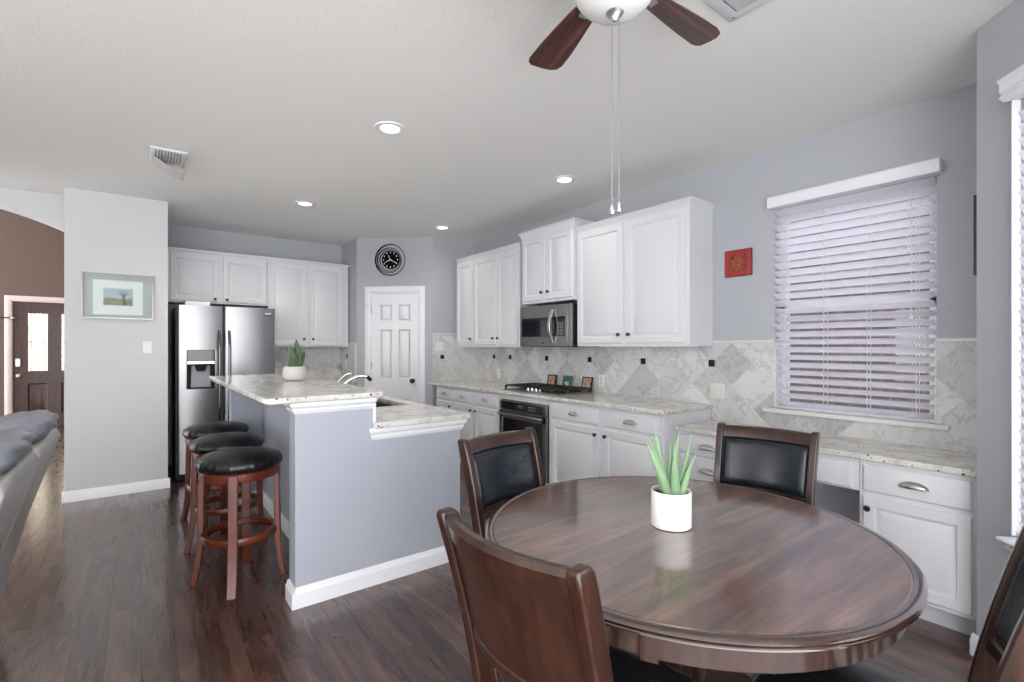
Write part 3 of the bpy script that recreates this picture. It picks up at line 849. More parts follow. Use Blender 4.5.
MB().box(MX - .0325, MX - .028, my0 + .37, my0 + .41, mz0 + .03, mz0 + .045).build('badge', M['black_glass'], mw)

# ------------------------------------------------------------------ fridge
fr = thing('fridge', 'stainless side-by-side fridge with an ice and water dispenser', 'fridge', (.73, 6.3, 0))
fx0, fx1, fxs, fy = .288, 1.186, .694, 5.90
mb = MB(); mb.box(fx0 - .012, fx1 + .005, 5.985, 6.76, .012, 1.775); mb.build('fridge_body', simple('fridge_side', (.035, .035, .04), .5), fr, bevel=.004)
mb = MB(); mb.xf = FB(fy)
def door_slab(mb, a, b, z0, z1):
    pr = [(a, -.07), (a, -.012), (a + .006, -.004), (a + .02, 0), (b - .02, 0), (b - .006, -.004), (b, -.012), (b, -.07)]
    mb.loft([[(u, d, z) for u, d in pr] for z in (z0, z1)])
# left door with the dispenser cut out
du0, du1, dz0, dz1 = .366, .612, .93, 1.33
door_slab(mb, fx0, fxs - .004, .075, dz0); door_slab(mb, fx0, fxs - .004, dz1, 1.785)
mb.loft([[(u, d, z) for u, d in [(fx0, -.07), (fx0, -.012), (fx0 + .006, -.004), (fx0 + .02, 0), (du0, 0), (du0, -.07)]] for z in (dz0, dz1)])
mb.loft([[(u, d, z) for u, d in [(du1, -.07), (du1, 0), (fxs - .024, 0), (fxs - .010, -.004), (fxs - .004, -.012), (fxs - .004, -.07)]] for z in (dz0, dz1)])
ld = mb.build('freezer_door', M['steel'], fr, smooth=50)
mb = MB(); mb.xf = FB(fy); door_slab(mb, fxs + .004, fx1, .075, 1.785); rd = mb.build('fridge_door', M['steel'], fr, smooth=50)
for u, d in ((fxs - .045, ld), (fxs + .045, rd)):
    mb = MB(); mb.xf = FB(fy)
    pts = [(u, .012 + .05 * min(1, sin(pi * i / 24) * 2.2), .58 + .95 * i / 24) for i in range(25)]
    mb.tube(pts, .0135, 12); mb.build('handle', M['dark_steel'], d)
dp = MB(); dp.xf = FB(fy); dp.box(du0, du1, -.065, -.055, dz0, dz1); dp.box(du0, du0 + .006, -.06, .004, dz0, dz1); dp.box(du1 - .006, du1, -.06, .004, dz0, dz1); dp.box(du0, du1, -.06, .004, dz0, dz0 + .012)
dpo = dp.build('dispenser_recess', M['black_plastic'], ld)
mb = MB(); mb.xf = FB(fy); mb.box(du0 + .002, du1 - .002, -.05, .006, 1.215, dz1 - .002); mb.build('dispenser_display', M['black_glass'], ld, bevel=.003)
mb = MB(); mb.xf = FB(fy); mb.box(du0 + .002, du1 - .002, -.05, .010, 1.185, 1.214); mb.build('button_strip', M['chrome'], ld, bevel=.003)
mb = MB(); mb.xf = FB(fy); mb.loft([[(.43, -.055, 1.185), (.55, -.055, 1.185), (.55, -.005, 1.185), (.43, -.005, 1.185)], [(.455, -.055, 1.11), (.525, -.055, 1.11), (.525, -.02, 1.11), (.455, -.02, 1.11)]]); mb.build('dispenser_spout', M['black_plastic'], ld, bevel=.004)
mb = MB(); mb.xf = FB(fy); mb.loft([[(.41, -.054, 1.17), (.57, -.054, 1.17), (.57, -.046, 1.17), (.41, -.046, 1.17)], [(.40, -.054, .945), (.578, -.054, .945), (.578, -.02, .945), (.40, -.02, .945)]]); mb.build('dispenser_paddle', M['key_grey'], ld, bevel=.004)
mb = MB(); mb.xf = FB(fy); mb.box(1.08, 1.155, 0, .003, 1.70, 1.735); bd = mb.build('badge', M['black_glass'], rd)
mb = MB(); mb.xf = FB(fy); mb.box(1.085, 1.15, .002, .004, 1.717, 1.731); mb.build('badge_plate', M['nickel'], bd)
mb = MB(); mb.xf = FB(fy); mb.box(fx0 + .01, fx1 - .01, -.1, -.02, .012, .07); mb.build('base_grille', M['black_plastic'], fr)
t = thing('serving_tray', 'light grey shallow tray lying on top of the fridge', 'tray', (.47, 6.12, 1.776))
MB().box(.33, .60, 5.995, 6.30, 1.777, 1.79).build('tray_base', M['nickel'], t, bevel=.004)
mb = MB(); mb.box(.36, .58, 5.99, 6.0, 1.79, 1.835); mb.box(.36, .58, 6.28, 6.29, 1.79, 1.835); mb.box(.36, .37, 5.99, 6.29, 1.79, 1.835); mb.box(.57, .58, 5.99, 6.29, 1.79, 1.835)
mb.build('tray_rim', M['plastic_white'], t, bevel=.003)

# ------------------------------------------------------------------ island
isl = thing('kitchen_island', 'grey half-wall island with white trim and two counter levels', 'island', (1.1, 2.71, 0))
IY, IX0, IX1, IS = 2.703, .64, 1.645, 1.062
mb = MB()
mb.loft([[(x, y, z) for x, z in ((IX0, 0), (IX1, 0), (IX1, .90), (IS, .90), (IS, 1.074), (IX0, 1.074))] for y in (IY, IY + .13)])
mb.box(.85, IS, IY + .13, 4.75, 0, 1.074)                   # knee wall behind the stools
mb.box(.61, IS, 4.75, 4.88, 0, 1.074)                       # far support wall
mb.build('island_body', M['island_paint'], isl, bevel=.004)
mb = MB(); mb.box(IS, IX1, IY + .13, 4.86, .10, .30); mb.box(IX1 - .02, IX1, IY + .13, 4.86, .1, .898); mb.box(IS, IX1, 4.84, 4.86, .1, .898); mb.box(IS + .002, IX1 - .06, IY + .13, 4.86, 0, .1)
mb.box(IS, IX1, IY + .13, 3.3, .30, .88); mb.box(IS, IX1, 4.0, 4.86, .30, .88)
mb.build('island_cabinet', M['cabinet'], isl, bevel=.002)
def trim_run(mb, F, u0, u1, z0, z1, ends=(0, 0)):
    h = z1 - z0; prof = [(0, z0), (.004, z0), (.008, z0 + h * .12), (.016, z0 + h * .3), (.016, z0 + h * .45), (.026, z0 + h * .62), (.03, z0 + h * .7), (.03, z1), (0, z1)]
    k = mb.xf; mb.xf = F
    mb.loft([[(u0 - d * ends[0], d, z) for d, z in prof], [(u1 + d * ends[1], d, z) for d, z in prof]]); mb.xf = k
FI = FB(IY)
mb = MB()
trim_run(mb, FI, IX0, IS + .006, 1.012, 1.074, (1, 0))
trim_run(mb, frame((IX0, 0, 0), (0, -1, 0), (-1, 0, 0)), -(IY + .13), -IY, 1.012, 1.074, (0, 1))
trim_run(mb, FI, IS - .005, IX1, .828, .90, (1, 1))
mb.xf = FI; mb.box(IS - .006, IS + .010, 0, .012, .93, 1.05); mb.xf = Matrix.Identity(4)
mb.box(IS - .006, IS + .010, IY - .002, IY + .13, .934, 1.074)
mb.build('counter_trim', M['white'], isl)
mb = MB(); mb.xf = FI; baseboard(mb, IX0, IX1 + .016, .105, .02)
mb.xf = frame((IX0, 0, 0), (0, -1, 0), (-1, 0, 0)); baseboard(mb, -(IY + .13), -(IY - .02), .105, .02)
mb.xf = frame((.85, 0, 0), (0, -1, 0), (-1, 0, 0)); baseboard(mb, -4.75, -(IY + .13), .105, .018)
mb.xf = FB(4.75); baseboard(mb, .61, .85, .105, .018)
mb.build('baseboard', M['white'], isl)
# bar top
def round_poly(pts, r, n=6):
    out = []; N = len(pts)
    for i in range(N):
        p, a, b = Vector(pts[i]), Vector(pts[i - 1]), Vector(pts[(i + 1) % N])
        rr = min(r, (a - p).length * .45, (b - p).length * .45)
        s, e = p + (a - p).normalized() * rr, p + (b - p).normalized() * rr
        for k in range(n + 1):
            t_ = k / n; q = s * (1 - t_) ** 2 + p * 2 * t_ * (1 - t_) + e * t_ ** 2
            out.append((q.x, q.y))
    return out
bar = round_poly([(.485, 2.635), (1.125, 2.66), (1.14, 3.5), (1.09, 4.30), (1.02, 4.985), (.462, 4.97)], .06)
tag(MB().prism(bar, 1.076, 1.108).build('bar_countertop', M['granite'], bevel=.009, seg=3), 'raised granite bar top holding the snake plant', 'countertop')
mb = MB()
SX0, SX1, SY0, SY1 = 1.22 + .09, 1.60, 3.35, 3.95
x0, x1, y0, y1 = IS + .006, 1.705, 2.655, 4.87
po = round_poly([(x0 - .012, y0), (x1, y0), (x1, SY0), (x0 - .0, SY0), (x0, IY + .14), (x0 - .012, IY - .005)], .012)
mb.prism([(x0 - .012, y0), (x1 - .03, y0), (x1 - .008, y0 + .008), (x1, y0 + .03), (x1, SY0), (x0, SY0), (x0, IY + .0), (x0 - .012, IY - .001)], .90, .932)
mb.box(x0, x1, SY1, y1, .90, .932); mb.box(x0, SX0, SY0, SY1, .90, .932); mb.box(SX1, x1, SY0, SY1, .90, .932)
tag(mb.build('island_countertop', M['granite'], bevel=.005, seg=3), 'lower granite countertop of the island around the sink', 'countertop')
sk = thing('kitchen_sink', 'dark undermount sink sunk into the lower island counter', 'sink', ((SX0 + SX1) / 2, (SY0 + SY1) / 2, .70))
mb = MB(); e = .004
mb.box(SX0 + e, SX1 - e, SY0 + e, SY1 - e, .70, .71); mb.box(SX0 + e, SX0 + .014, SY0 + e, SY1 - e, .70, .897); mb.box(SX1 - .014, SX1 - e, SY0 + e, SY1 - e, .70, .897); mb.box(SX0 + e, SX1 - e, SY0 + e, SY0 + .014, .70, .897); mb.box(SX0 + e, SX1 - e, SY1 - .014, SY1 - e, .70, .897)
mb.build('sink_bowl', simple('dark_composite_sink', srgb(66, 54, 46), .5, var=.4), sk)
MB().lathe([(.045, .7105), (.04, .714), (.02, .712)], ((SX0 + SX1) / 2, 3.65, 0), (0, 0, 1), 20).build('drain', M['chrome'], sk)
fc = thing('kitchen_faucet', 'curved chrome faucet standing behind the bar top by the sink', 'faucet', (1.215, 3.78, .932))
MB().lathe([(.03, .9325), (.028, .945), (.02, .955), (.018, 1.06), (.014, 1.08)], (1.215, 3.78, 0), (0, 0, 1), 20).build('faucet_base', M['chrome'], fc)
pts = [(1.215 + .20 * (i / 14) , 3.78 - .05 * i / 14, 1.05 + .085 * sin(pi * .62 * (i / 14) + .0)) for i in range(15)]
MB().tube(pts, [.016 - .004 * i / 14 for i in range(15)], 12).build('spout', M['chrome'], fc)
MB().cyl(pts[-1], (pts[-1][0] + .03, pts[-1][1], pts[-1][2] - .03), .014, .015).build('spray_head', M['black_plastic'], fc)
pts = [(1.205 + .13 * (i / 8), 3.88 - .02 * i / 8, 1.05 + .10 * sin(pi * .55 * i / 8)) for i in range(9)]
mb = MB(); mb.tube(pts, [.011 - .004 * i / 8 for i in range(9)], 10); mb.lathe([(.022, .9325), (.016, .95), (.014, 1.05), (.012, 1.06)], (1.205, 3.88, 0), (0, 0, 1), 16)
mb.build('handle', M['chrome'], fc)

# ------------------------------------------------------------------ bar stools
def make_stool():
    s = thing('bar_stool', 'x', 'stool')
    prof = [(.0, .664), (.19, .664), (.212, .668), (.222, .684), (.224, .70), (.214, .722), (.185, .742), (.12, .756), (.05, .760), (.0, .761)]
    N = 96
    MB().lathe(prof[1:-1], (0, 0, 0), (0, 0, 1), N, mod=lambda k, t: 1 + (.016 * cos(36 * t) + .008 * cos(23 * t + 1) if 1 <= k <= 4 else 0)).build('seat_cushion', M['leather_black'], s, smooth=60)
    MB().lathe([(.17, .612), (.203, .612), (.206, .62), (.206, .655), (.200, .663), (.17, .663)], (0, 0, 0), (0, 0, 1), 48, capb=False, capt=False).build('seat_ring', M['stool_wood'], s, bevel=.002)
    for k in range(4):
        a = radians(-108 + 90 * k); c_, s_ = cos(a), sin(a)
        mb = MB()
        rr = [(.192, .655), (.197, .5), (.198, .34), (.203, .2), (.216, .09), (.236, .0)]
        loops = []
        for i, (r, z) in enumerate(rr):
            w, th = .024, .016
            loops.append([(c_ * (r + th * p) - s_ * (w * q), s_ * (r + th * p) + c_ * (w * q), z) for p, q in ((1, 1), (-1, 1), (-1, -1), (1, -1))])
        mb.loft(loops); mb.build('leg', M['stool_wood'], s, bevel=.004)
    MB().lathe([(.168, .262), (.196, .262), (.199, .268), (.199, .296), (.196, .302), (.168, .302)], (0, 0, 0), (0, 0, 1), 48, capb=False, capt=False).build('foot_ring', M['stool_wood'], s, bevel=.002)
    return s
st = make_stool()
G_S = 'bar stools along the island'
place(st, (.462, 3.235, 0), 0, 'nearest cherry wood stool with a black leather seat, closest to the island corner', G_S)
place(copy_tree(st), (.475, 3.86, 0), radians(18), 'middle cherry wood stool with a black leather seat, between two others', G_S)
place(copy_tree(st), (.475, 4.50, 0), radians(-9), 'farthest cherry wood stool with a black leather seat, closest to the fridge', G_S)

# ------------------------------------------------------------------ dining table
TC = (1.442, .968)
tb = thing('dining_table', 'round dark wood pedestal dining table with a moulded rim', 'table', (TC[0], TC[1], 0))
c0 = (TC[0], TC[1], 0)
TK = 1.022
def zz_(z): return .7605 - (.7605 - z) * .55
MB().lathe([(.30, .740), (.604 * TK, .740), (.606 * TK, .758), (.602 * TK, .7605)], c0, (0, 0, 1), 128).build('table_top', M['table_wood'], tb, smooth=15)
pf = [(.588, .705), (.612, .705), (.626, .711), (.632, .720), (.630, .729), (.622, .734), (.628, .738), (.634, .745), (.630, .754), (.620, .7595), (.609, .7605), (.6065, .757), (.6065, .733), (.588, .733)]
MB().lathe([(r_ * TK, zz_(z)) for r_, z in pf], c0, (0, 0, 1), 128, capb=False, capt=False).build('rim_moulding', M['table_edge'], tb, smooth=50)
ap = MB(); ap.lathe([(.590, .668), (.607, .668), (.611, .672), (.611, .7305), (.590, .7305)], c0, (0, 0, 1), 128, capb=False, capt=False)
for k in range(4):
    a = radians(-151.5 + 90 * k); u = Vector((-sin(a), cos(a), 0)); n = Vector((cos(a), sin(a), 0))
    F = frame(Vector(c0) + n * .604, u, n); ap.xf = F; ap.box(-.020, .020, 0, .012, .664, .7305); ap.xf = Matrix.Identity(4)
ap.build('apron', M['table_edge'], tb, smooth=40)
MB().lathe([(.16, .62), (.20, .645), (.20, .7305), (.57, .731), (.57, .7395)], c0, (0, 0, 1), 48, capb=False, capt=False).build('support_plate', M['table_edge'], tb)
MB().lathe([(.13, .10), (.13, .14), (.10, .17), (.085, .24), (.10, .34), (.125, .42), (.12, .48), (.085, .53), (.10, .56), (.15, .61), (.16, .645)], c0, (0, 0, 1), 40).build('pedestal_column', M['table_edge'], tb, smooth=50)
for k in range(4):
    a = radians(-93 + 90 * k); d = Vector((cos(a), sin(a), 0)); u = Vector((-sin(a), cos(a), 0))
    mb = MB(); lo = []
    for i in range(10):
        q = i / 9; r = .08 + .36 * q; z = .22 - .17 * q ** 1.2 + .03 * sin(pi * q); hh = .055 - .025 * q; w = .034
        p = Vector(c0) + d * r
        lo.append([p + u * w + Vector((0, 0, z - hh)), p - u * w + Vector((0, 0, z - hh)), p - u * w + Vector((0, 0, z + hh)), p + u * w + Vector((0, 0, z + hh))])
    mb.loft(lo); mb.build('foot', M['table_edge'], tb, bevel=.008)
    mb = MB(); p = Vector(c0) + d * .425; mb.lathe([(.034, 0), (.04, .01), (.04, .03), (.03, .045)], p, (0, 0, 1), 16); mb.build('foot_pad', M['table_edge'], tb)
    mb = MB(); lo = []
    for i in range(6):
        q = i / 5; r = .11 + .42 * q; z0 = .56 + .055 * q
        p = Vector(c0) + d * r; w = .03
        lo.append([p + u * w + Vector((0, 0, z0)), p - u * w + Vector((0, 0, z0)), p - u * w + Vector((0, 0, .73)), p + u * w + Vector((0, 0, .73))])
    mb.loft(lo); mb.build('brace', M['chair_wood'], tb, bevel=.005)

# ------------------------------------------------------------------ dining chairs
def ypost(z):
    """rear post: upright to the seat, then raked back in a curve"""
    if z <= .45: return -.215 + .05 * (1 - ((z - .0) / .45)) * -1.0 * .9
    q = (z - .45) / .52
    return -.215 - .075 * q - .045 * q * q
def xpost(z): return .198 + .014 * max(0, (z - .45) / .52)
def make_chair():
    c = thing('dining_chair', 'x', 'chair')
    for sx in (-1, 1):
        mb = MB(); lo = []
        for z in (0, .15, .3, .45, .55, .65, .75, .85, .92, .955, .968):
            w = .0165; d = .019 + (.008 if z > .4 else .004) * (1 if z < .93 else .9)
            y = ypost(z); x = sx * xpost(z)
            if z > .96: d *= .7; w *= .8
            lo.append([(x - w, y - d, z), (x + w, y - d, z), (x + w, y + d, z), (x - w, y + d, z)])
        mb.loft(lo); mb.build('rear_post', M['chair_wood'], c, bevel=.006, seg=3)
        mb = MB(); lo = []
        for z, w in ((0, .015), (.2, .019), (.40, .023)):
            lo.append([(sx * .19 - w, .185 - w, z), (sx * .19 + w, .185 - w, z), (sx * .19 + w, .185 + w, z), (sx * .19 - w, .185 + w, z)])
        mb.loft(lo); mb.build('front_leg', M['chair_wood'], c, bevel=.004)
    mb = MB()
    mb.box(-.19, .19, .175, .197, .345, .405); mb.box(-.18, .18, -.225, -.205, .345, .405)
    for sx in (-1, 1): mb.box(sx * .192 - .011, sx * .192 + .011, -.21, .19, .345, .405)
    mb.box(-.2, .2, -.2, .2, .403, .418)
    mb.build('seat_frame', M['chair_wood'], c, bevel=.003)
    sq = [(-.222, .225), (.222, .225), (.207, -.208), (-.207, -.208)]
    mb = MB(); R0 = round_poly(sq, .05)
    def sc(k): return [(x * k, y * k) for x, y in R0]
    mb.loft([[(x, y, .415) for x, y in sc(.97)], [(x, y, .43) for x, y in sc(1.0)], [(x, y, .458) for x, y in sc(1.0)], [(x, y, .474) for x, y in sc(.97)], [(x, y, .485) for x, y in sc(.88)], [(x, y, .491) for x, y in sc(.6)], [(x, y, .493) for x, y in sc(.2)]])
    mb.build('seat', M['leather_blue'], c, smooth=60)
    CU = .042
    def bx(u, z, d): return (u * (xpost(z) - .008), ypost(z) - CU * (1 - u * u) + d, z)
    def rail(z0, z1, t0, t1, r=.5, n=14):
        lo = []
        for i in range(n + 1):
            u = -1 + 2 * i / n; zm = z1 - z0
            lo.append([bx(u, z0, t0), bx(u, z0, t1), bx(u, z1 - zm * .25, t1), bx(u, z1, t1 - (t1 - t0) * .3), bx(u, z1, t0 + (t1 - t0) * .3), bx(u, z1 - zm * .25, t0)])
        return MB().loft(lo)
    rail(.905, .958, -.02, .02).build('top_rail', M['chair_wood'], c, smooth=40)
    rail(.628, .662, -.016, .016).build('bottom_rail', M['chair_wood'], c, smooth=40)
    mb = MB(); lo = []
    for i in range(15):
        u = -1 + 2 * i / 14
        lo.append([bx(u, .655, -.012), bx(u, .655, .004), bx(u, .79, .004), bx(u, .91, .004), bx(u, .91, -.012), bx(u, .79, -.012)])
    mb.loft(lo); mb.build('back_panel', M['chair_wood'], c, smooth=40)
    # upholstered pad on the front of the panel
    def pad(s_, t_):
        u = -.955 + 1.91 * s_; z = .667 + .236 * t_
        e = min(s_, 1 - s_) * 1.6; e2 = min(t_, 1 - t_)
        puff = min(1, e / .10) ** .5 * min(1, e2 / .12) ** .5
        return bx(u, z, .004 + .022 * puff)
    mb = MB(); mb.grid(pad, 28, 18); mb.build('back_pad', M['leather_blue'], c, smooth=80)
    for xx in (-.55, -.18, .18, .55):
        mb = MB(); lo = []
        for z in (.41, .52, .63):
            k = xx * (.8 + .2 * (z - .41) / .22); w = .085
            lo.append([bx(k - w, z, -.007), bx(k + w, z, -.007), bx(k + w, z, .007), bx(k - w, z, .007)])
        mb.loft(lo); mb.build('slat', M['chair_wood'], c, bevel=.002)
    for sx in (-1, 1):
        mb = MB(); mb.box(sx * .19 - .009, sx * .19 + .009, -.23, .18, .17, .205); mb.build('stretcher', M['chair_wood'], c, bevel=.003)
    return c
ch = make_chair()
G_C = 'dining chairs around the round table'
def face(dx, dy): return math.atan2(dy, dx) - pi / 2
place(ch, (.95, .868, 0), face(.995, .085), 'dining chair seen from behind, its wooden back panel toward the viewer', G_C)
place(copy_tree(ch), (1.36, 1.49, 0), face(.14, -.99), 'dining chair beside the island corner, its leather pad catching pale light', G_C)
place(copy_tree(ch), (2.14, 1.085, 0), face(-.98, -.19), 'dining chair between the table and the window desk', G_C)
place(copy_tree(ch), (1.43, .445, 0), face(-.14, 1.0), 'dining chair cut off by the right edge, its seat tucked under the table', G_C)

# ------------------------------------------------------------------ plants
pt = thing('potted_aloe', 'aloe plant with upright green spears in a white pot on the round table', 'plant', (1.432, .982, .7605))
pc = (1.432, .982, 0); z0 = .7608
MB().lathe([(.062, z0), (.066, z0 + .003), (.066, z0 + .118), (.064, z0 + .121), (.060, z0 + .119), (.060, z0 + .105)], pc, (0, 0, 1), 48, capt=False).build('pot', M['ceramic'], pt, smooth=40)
MB().lathe([(.0602, z0 + .10), (.06, z0 + .107), (.03, z0 + .110), (.01, z0 + .109)], pc, (0, 0, 1), 24).build('soil', M['soil'], pt)
def spear(base, tip, w, th, bend, side, n=9):
    """tapering fleshy leaf from base to tip"""
    b, t_ = Vector(base), Vector(tip); side = Vector(side).normalized(); lo = []
    ax = (t_ - b).normalized(); nn = ax.cross(side).normalized()
    for i in range(n + 1):
        q = i / n; k = (1 - q ** 1.6) * (1 - .15 * (1 - q)) + .02
        p = b.lerp(t_, q) + nn * (bend * sin(pi * q))
        W_, T_ = w * k, th * k
        lo.append([p + side * W_, p + side * W_ * .5 + nn * T_ * -.8, p - side * W_ * .5 + nn * T_ * -.8, p - side * W_, p - side * W_ * .45 + nn * T_ * .25, p + side * W_ * .45 + nn * T_ * .25])
    return MB().loft(lo)
RT = Vector((.794, -.607, 0)); FW = Vector((.607, .794, 0)); UP = Vector((0, 0, 1))
def al(du, df, z): return Vector(pc) + RT * du + FW * df + UP * z
for (bu, bf, tu, tf, tz, w, bend) in ((-.012, -.022, -.092, -.03, 1.062, .0145, -.014), (-.006, .0, -.052, .01, 1.092, .013, .006), (-.002, -.016, -.070, .02, 1.06, .013, -.01), (.006, -.03, .000, -.035, 1.050, .015, .0), (.008, .016, .036, .03, 1.080, .0135, .004), (.022, .0, .068, .01, 1.075, .011, -.006), (.024, -.024, .072, -.03, 1.02, .0125, .008), (.002, .025, .012, .045, 1.04, .012, .0), (-.018, .018, -.045, .05, 1.03, .012, .0)):
    spear(al(bu, bf, z0 + .095), al(tu * 1.06, tf, tz), w * 1.2, .010, bend, RT).build('leaf', M['aloe'], pt, smooth=50)

sp = thing('potted_snake_plant', 'small snake plant in a round pale bowl on the raised bar top', 'plant', (.925, 3.93, 1.108))
pc = (.925, 3.93, 0)
MB().lathe([(.045, 1.109), (.066, 1.112), (.080, 1.14), (.083, 1.165), (.077, 1.20), (.070, 1.215), (.064, 1.213), (.070, 1.19)], pc, (0, 0, 1), 40, capt=False).build('bowl', M['stone_pot'], sp, smooth=60)
MB().lathe([(.069, 1.185), (.067, 1.197), (.02, 1.202)], pc, (0, 0, 1), 24).build('soil', M['soil'], sp)
def broad(base, tip, w, side, cup, bend=0, n=10):
    b, t_ = Vector(base), Vector(tip); side = Vector(side).normalized(); ax = (t_ - b).normalized(); nn = ax.cross(side).normalized(); lo = []
    for i in range(n + 1):
        q = i / n; k = (sin(pi * min(1, q * .62 + .24)) if q < .95 else .25) * (1 if q < .75 else max(.05, 1 - ((q - .75) / .25) ** 2))
        p = b.lerp(t_, q) + nn * bend * sin(pi * q); W_ = w * k; c_ = cup * k
        lo.append([p + side * W_ + nn * c_, p + side * W_ * .5 + nn * c_ * .3, p, p - side * W_ * .5 + nn * c_ * .3, p - side * W_ + nn * c_, p - side * W_ * .5 + nn * (c_ * .3 - .004), p - nn * .005, p + side * W_ * .5 + nn * (c_ * .3 - .004)])
    return MB().loft(lo)
for (bu, bf, tu, tf, tz, w, cup) in ((.0, .01, .005, .02, 1.425, .030, .01), (.004, -.025, -.02, -.03, 1.37, .034, .012), (.028, -.005, .045, .0, 1.36, .020, .008), (-.035, .0, -.058, .01, 1.345, .016, .008), (.03, .02, .062, .03, 1.335, .016, .006), (-.012, .03, -.03, .05, 1.35, .02, .008), (.018, -.03, .03, -.045, 1.29, .022, .01)):
    broad(al(bu, bf, 1.195), al(tu, tf, tz), w, RT, cup).build('leaf', M['snake'], sp, smooth=60)

# ------------------------------------------------------------------ wall decor
# clock on the pantry wall
ck2 = thing('wall_clock', 'round black clock with offset rings above the pantry door', 'clock', FP @ Vector((.55, 0, 2.474)))
kc = FP @ Vector((.556, .0, 2.474)); kn = Vector((-.7071, -.7071, 0)); ku = Vector((.7071, -.7071, 0))
def ring(c, r, w, d0=.012, d1=.02, n=64, off=(0, 0), vary=0):
    mb = MB(); lo = []
    for i in range(n):
        a = 2 * pi * i / n; ww = w * (1 + vary * cos(a - pi * .95))
        e = ku * cos(a) + UP * sin(a); cc = c + ku * off[0] + UP * off[1]
        lo.append([cc + e * (r - ww) + kn * d0, cc + e * (r + ww) + kn * d0, cc + e * (r + ww) + kn * d1, cc + e * (r - ww) + kn * d1])
    mb.loft(lo, ring=True); return mb
ring(kc, .197, .006, vary=.5).build('outer_ring', M['ink_black'], ck2)
ring(kc, .160, .0045, off=(-.012, -.006), d0=.010, d1=.016, vary=.5).build('middle_ring', M['ink_black'], ck2)
ring(kc, .138, .004, off=(-.002, -.006), d0=.008, d1=.014, vary=.4).build('inner_ring', M['ink_black'], ck2)
dial = MB().lathe([(.118, .004), (.118, .018), (.114, .02)], kc + ku * .006, kn, 48).build('clock_face', M['ink_black'], ck2)
mb = MB(); fcx = kc + ku * .006 + kn * .0215
for k in range(12):
    a = pi / 2 - 2 * pi * k / 12; e = ku * cos(a) + UP * sin(a); c_ = fcx + e * .094; s_ = .0075
    u_ = ku * s_ * .8; v_ = UP * s_ * 1.1
    mb.loft([[c_ - u_ - v_, c_ + u_ - v_, c_ + u_ + v_, c_ - u_ + v_], [c_ - u_ - v_ - kn * .002, c_ + u_ - v_ - kn * .002, c_ + u_ + v_ - kn * .002, c_ - u_ + v_ - kn * .002]])
mb.build('hour_marks', M['plastic_white'], dial)
for nm, ang, ln in (('minute_hand', radians(-28), .085), ('hour_hand', radians(116), .062), ('second_hand', radians(205), .075)):
    e = ku * cos(ang) + UP * sin(ang)
    MB().tube([fcx + kn * .004 - e * .012, fcx + kn * .004 + e * ln], (.002, .0035), up=kn).build(nm, M['plastic_white'], ck2)

# framed watercolour on the partition
FPt = FB(5.745)
pf_ = thing('framed_print', 'glass-framed watercolour landscape on the pale partition wall', 'picture', (-.165, 5.745, 1.62))
a, b, z0_, z1_ = -.42, .092, 1.62, 2.03
mb = MB(); mb.xf = FPt
for q in ((a, a + .008, z0_, z1_), (b - .008, b, z0_, z1_), (a, b, z0_, z0_ + .008), (a, b, z1_ - .008, z1_)): mb.box(q[0], q[1], 0, .028, q[2], q[3])
mb.build('picture_frame', simple('champagne_metal', srgb(168, 158, 142), .3, metal=.9), pf_, bevel=.002)
mb = MB(); mb.xf = FPt; mb.box(a + .008, b - .008, 0, .006, z0_ + .008, z1_ - .008); mb.build('backing', simple('grey_backing', srgb(186, 188, 189), .8), pf_)
mb = MB(); mb.xf = FPt; mb.box(-.345, .012, .006, .010, 1.657, 1.972); mb.build('picture_mat', M['mat_board'], pf_)
mb = MB(); mb.xf = FPt; mb.box(-.272, -.062, .010, .0115, 1.742, 1.897); pr_ = mb.build('print', M['print'], pf_)
mb = MB(); mb.xf = FPt
tx = -.125
mb.tube([(tx + .01, .0125, 1.742), (tx, .0125, 1.79), (tx - .005, .0125, 1.84)], [.007, .005, .003], 6)
for dx, dz in ((-.035, .05), (.03, .045), (.005, .06), (-.015, .055), (.05, .03), (-.05, .03)): mb.tube([(tx - .003, .0125, 1.825), (tx + dx * .6, .0125, 1.825 + dz * .6), (tx + dx, .0125, 1.825 + dz)], [.003, .002, .001], 6)
mb.build('tree_drawing', simple('ink', srgb(60, 64, 62), .8), pr_)
mb = MB(); mb.xf = FPt; mb.box(a + .009, b - .009, .022, .025, z0_ + .009, z1_ - .009); mb.build('glazing', M['picture_glass'], pf_)

# red square plaque on the right wall
F = FA(XA)
rp = thing('wall_plaque', 'square red wall plaque with a dark carved centre left of the window', 'plaque', (XA, 1.84, 1.89))
mb = MB(); mb.xf = F; mb.box(1.738, 1.942, 0, .016, 1.888, 2.085); mb.build('plaque_edge', M['dark_red'], rp, bevel=.002)
mb = MB(); panel_loops(mb, F, 1.742, 1.938, 1.892, 2.081, [(0, .015), (0, .02), (.004, .023), (.034, .021), (.038, .016)]); mb.build('plaque_border', M['red_lacquer'], rp)
mb = MB(); mb.xf = F; mb.box(1.780, 1.900, .0, .019, 1.930, 2.043); ce = mb.build('carved_centre', M['carved'], rp)
mb = MB(); o = F @ Vector((1.84, .022, 1.987)); 
for r in (.018, .034):
    lo = []
    for i in range(40):
        t_ = 2 * pi * i / 40; e = Vector((0, cos(t_), sin(t_))) ; rr = r * (1 + .12 * cos(4 * t_))
        lo.append([o + e * (rr - .003), o + e * (rr + .003), o + e * (rr + .003) + Vector((-.004, 0, 0)), o + e * (rr - .003) + Vector((-.004, 0, 0))])
    mb.loft(lo, ring=True)
mb.build('carved_knot', simple('gilt_red', srgb(186, 92, 60), .5), ce)
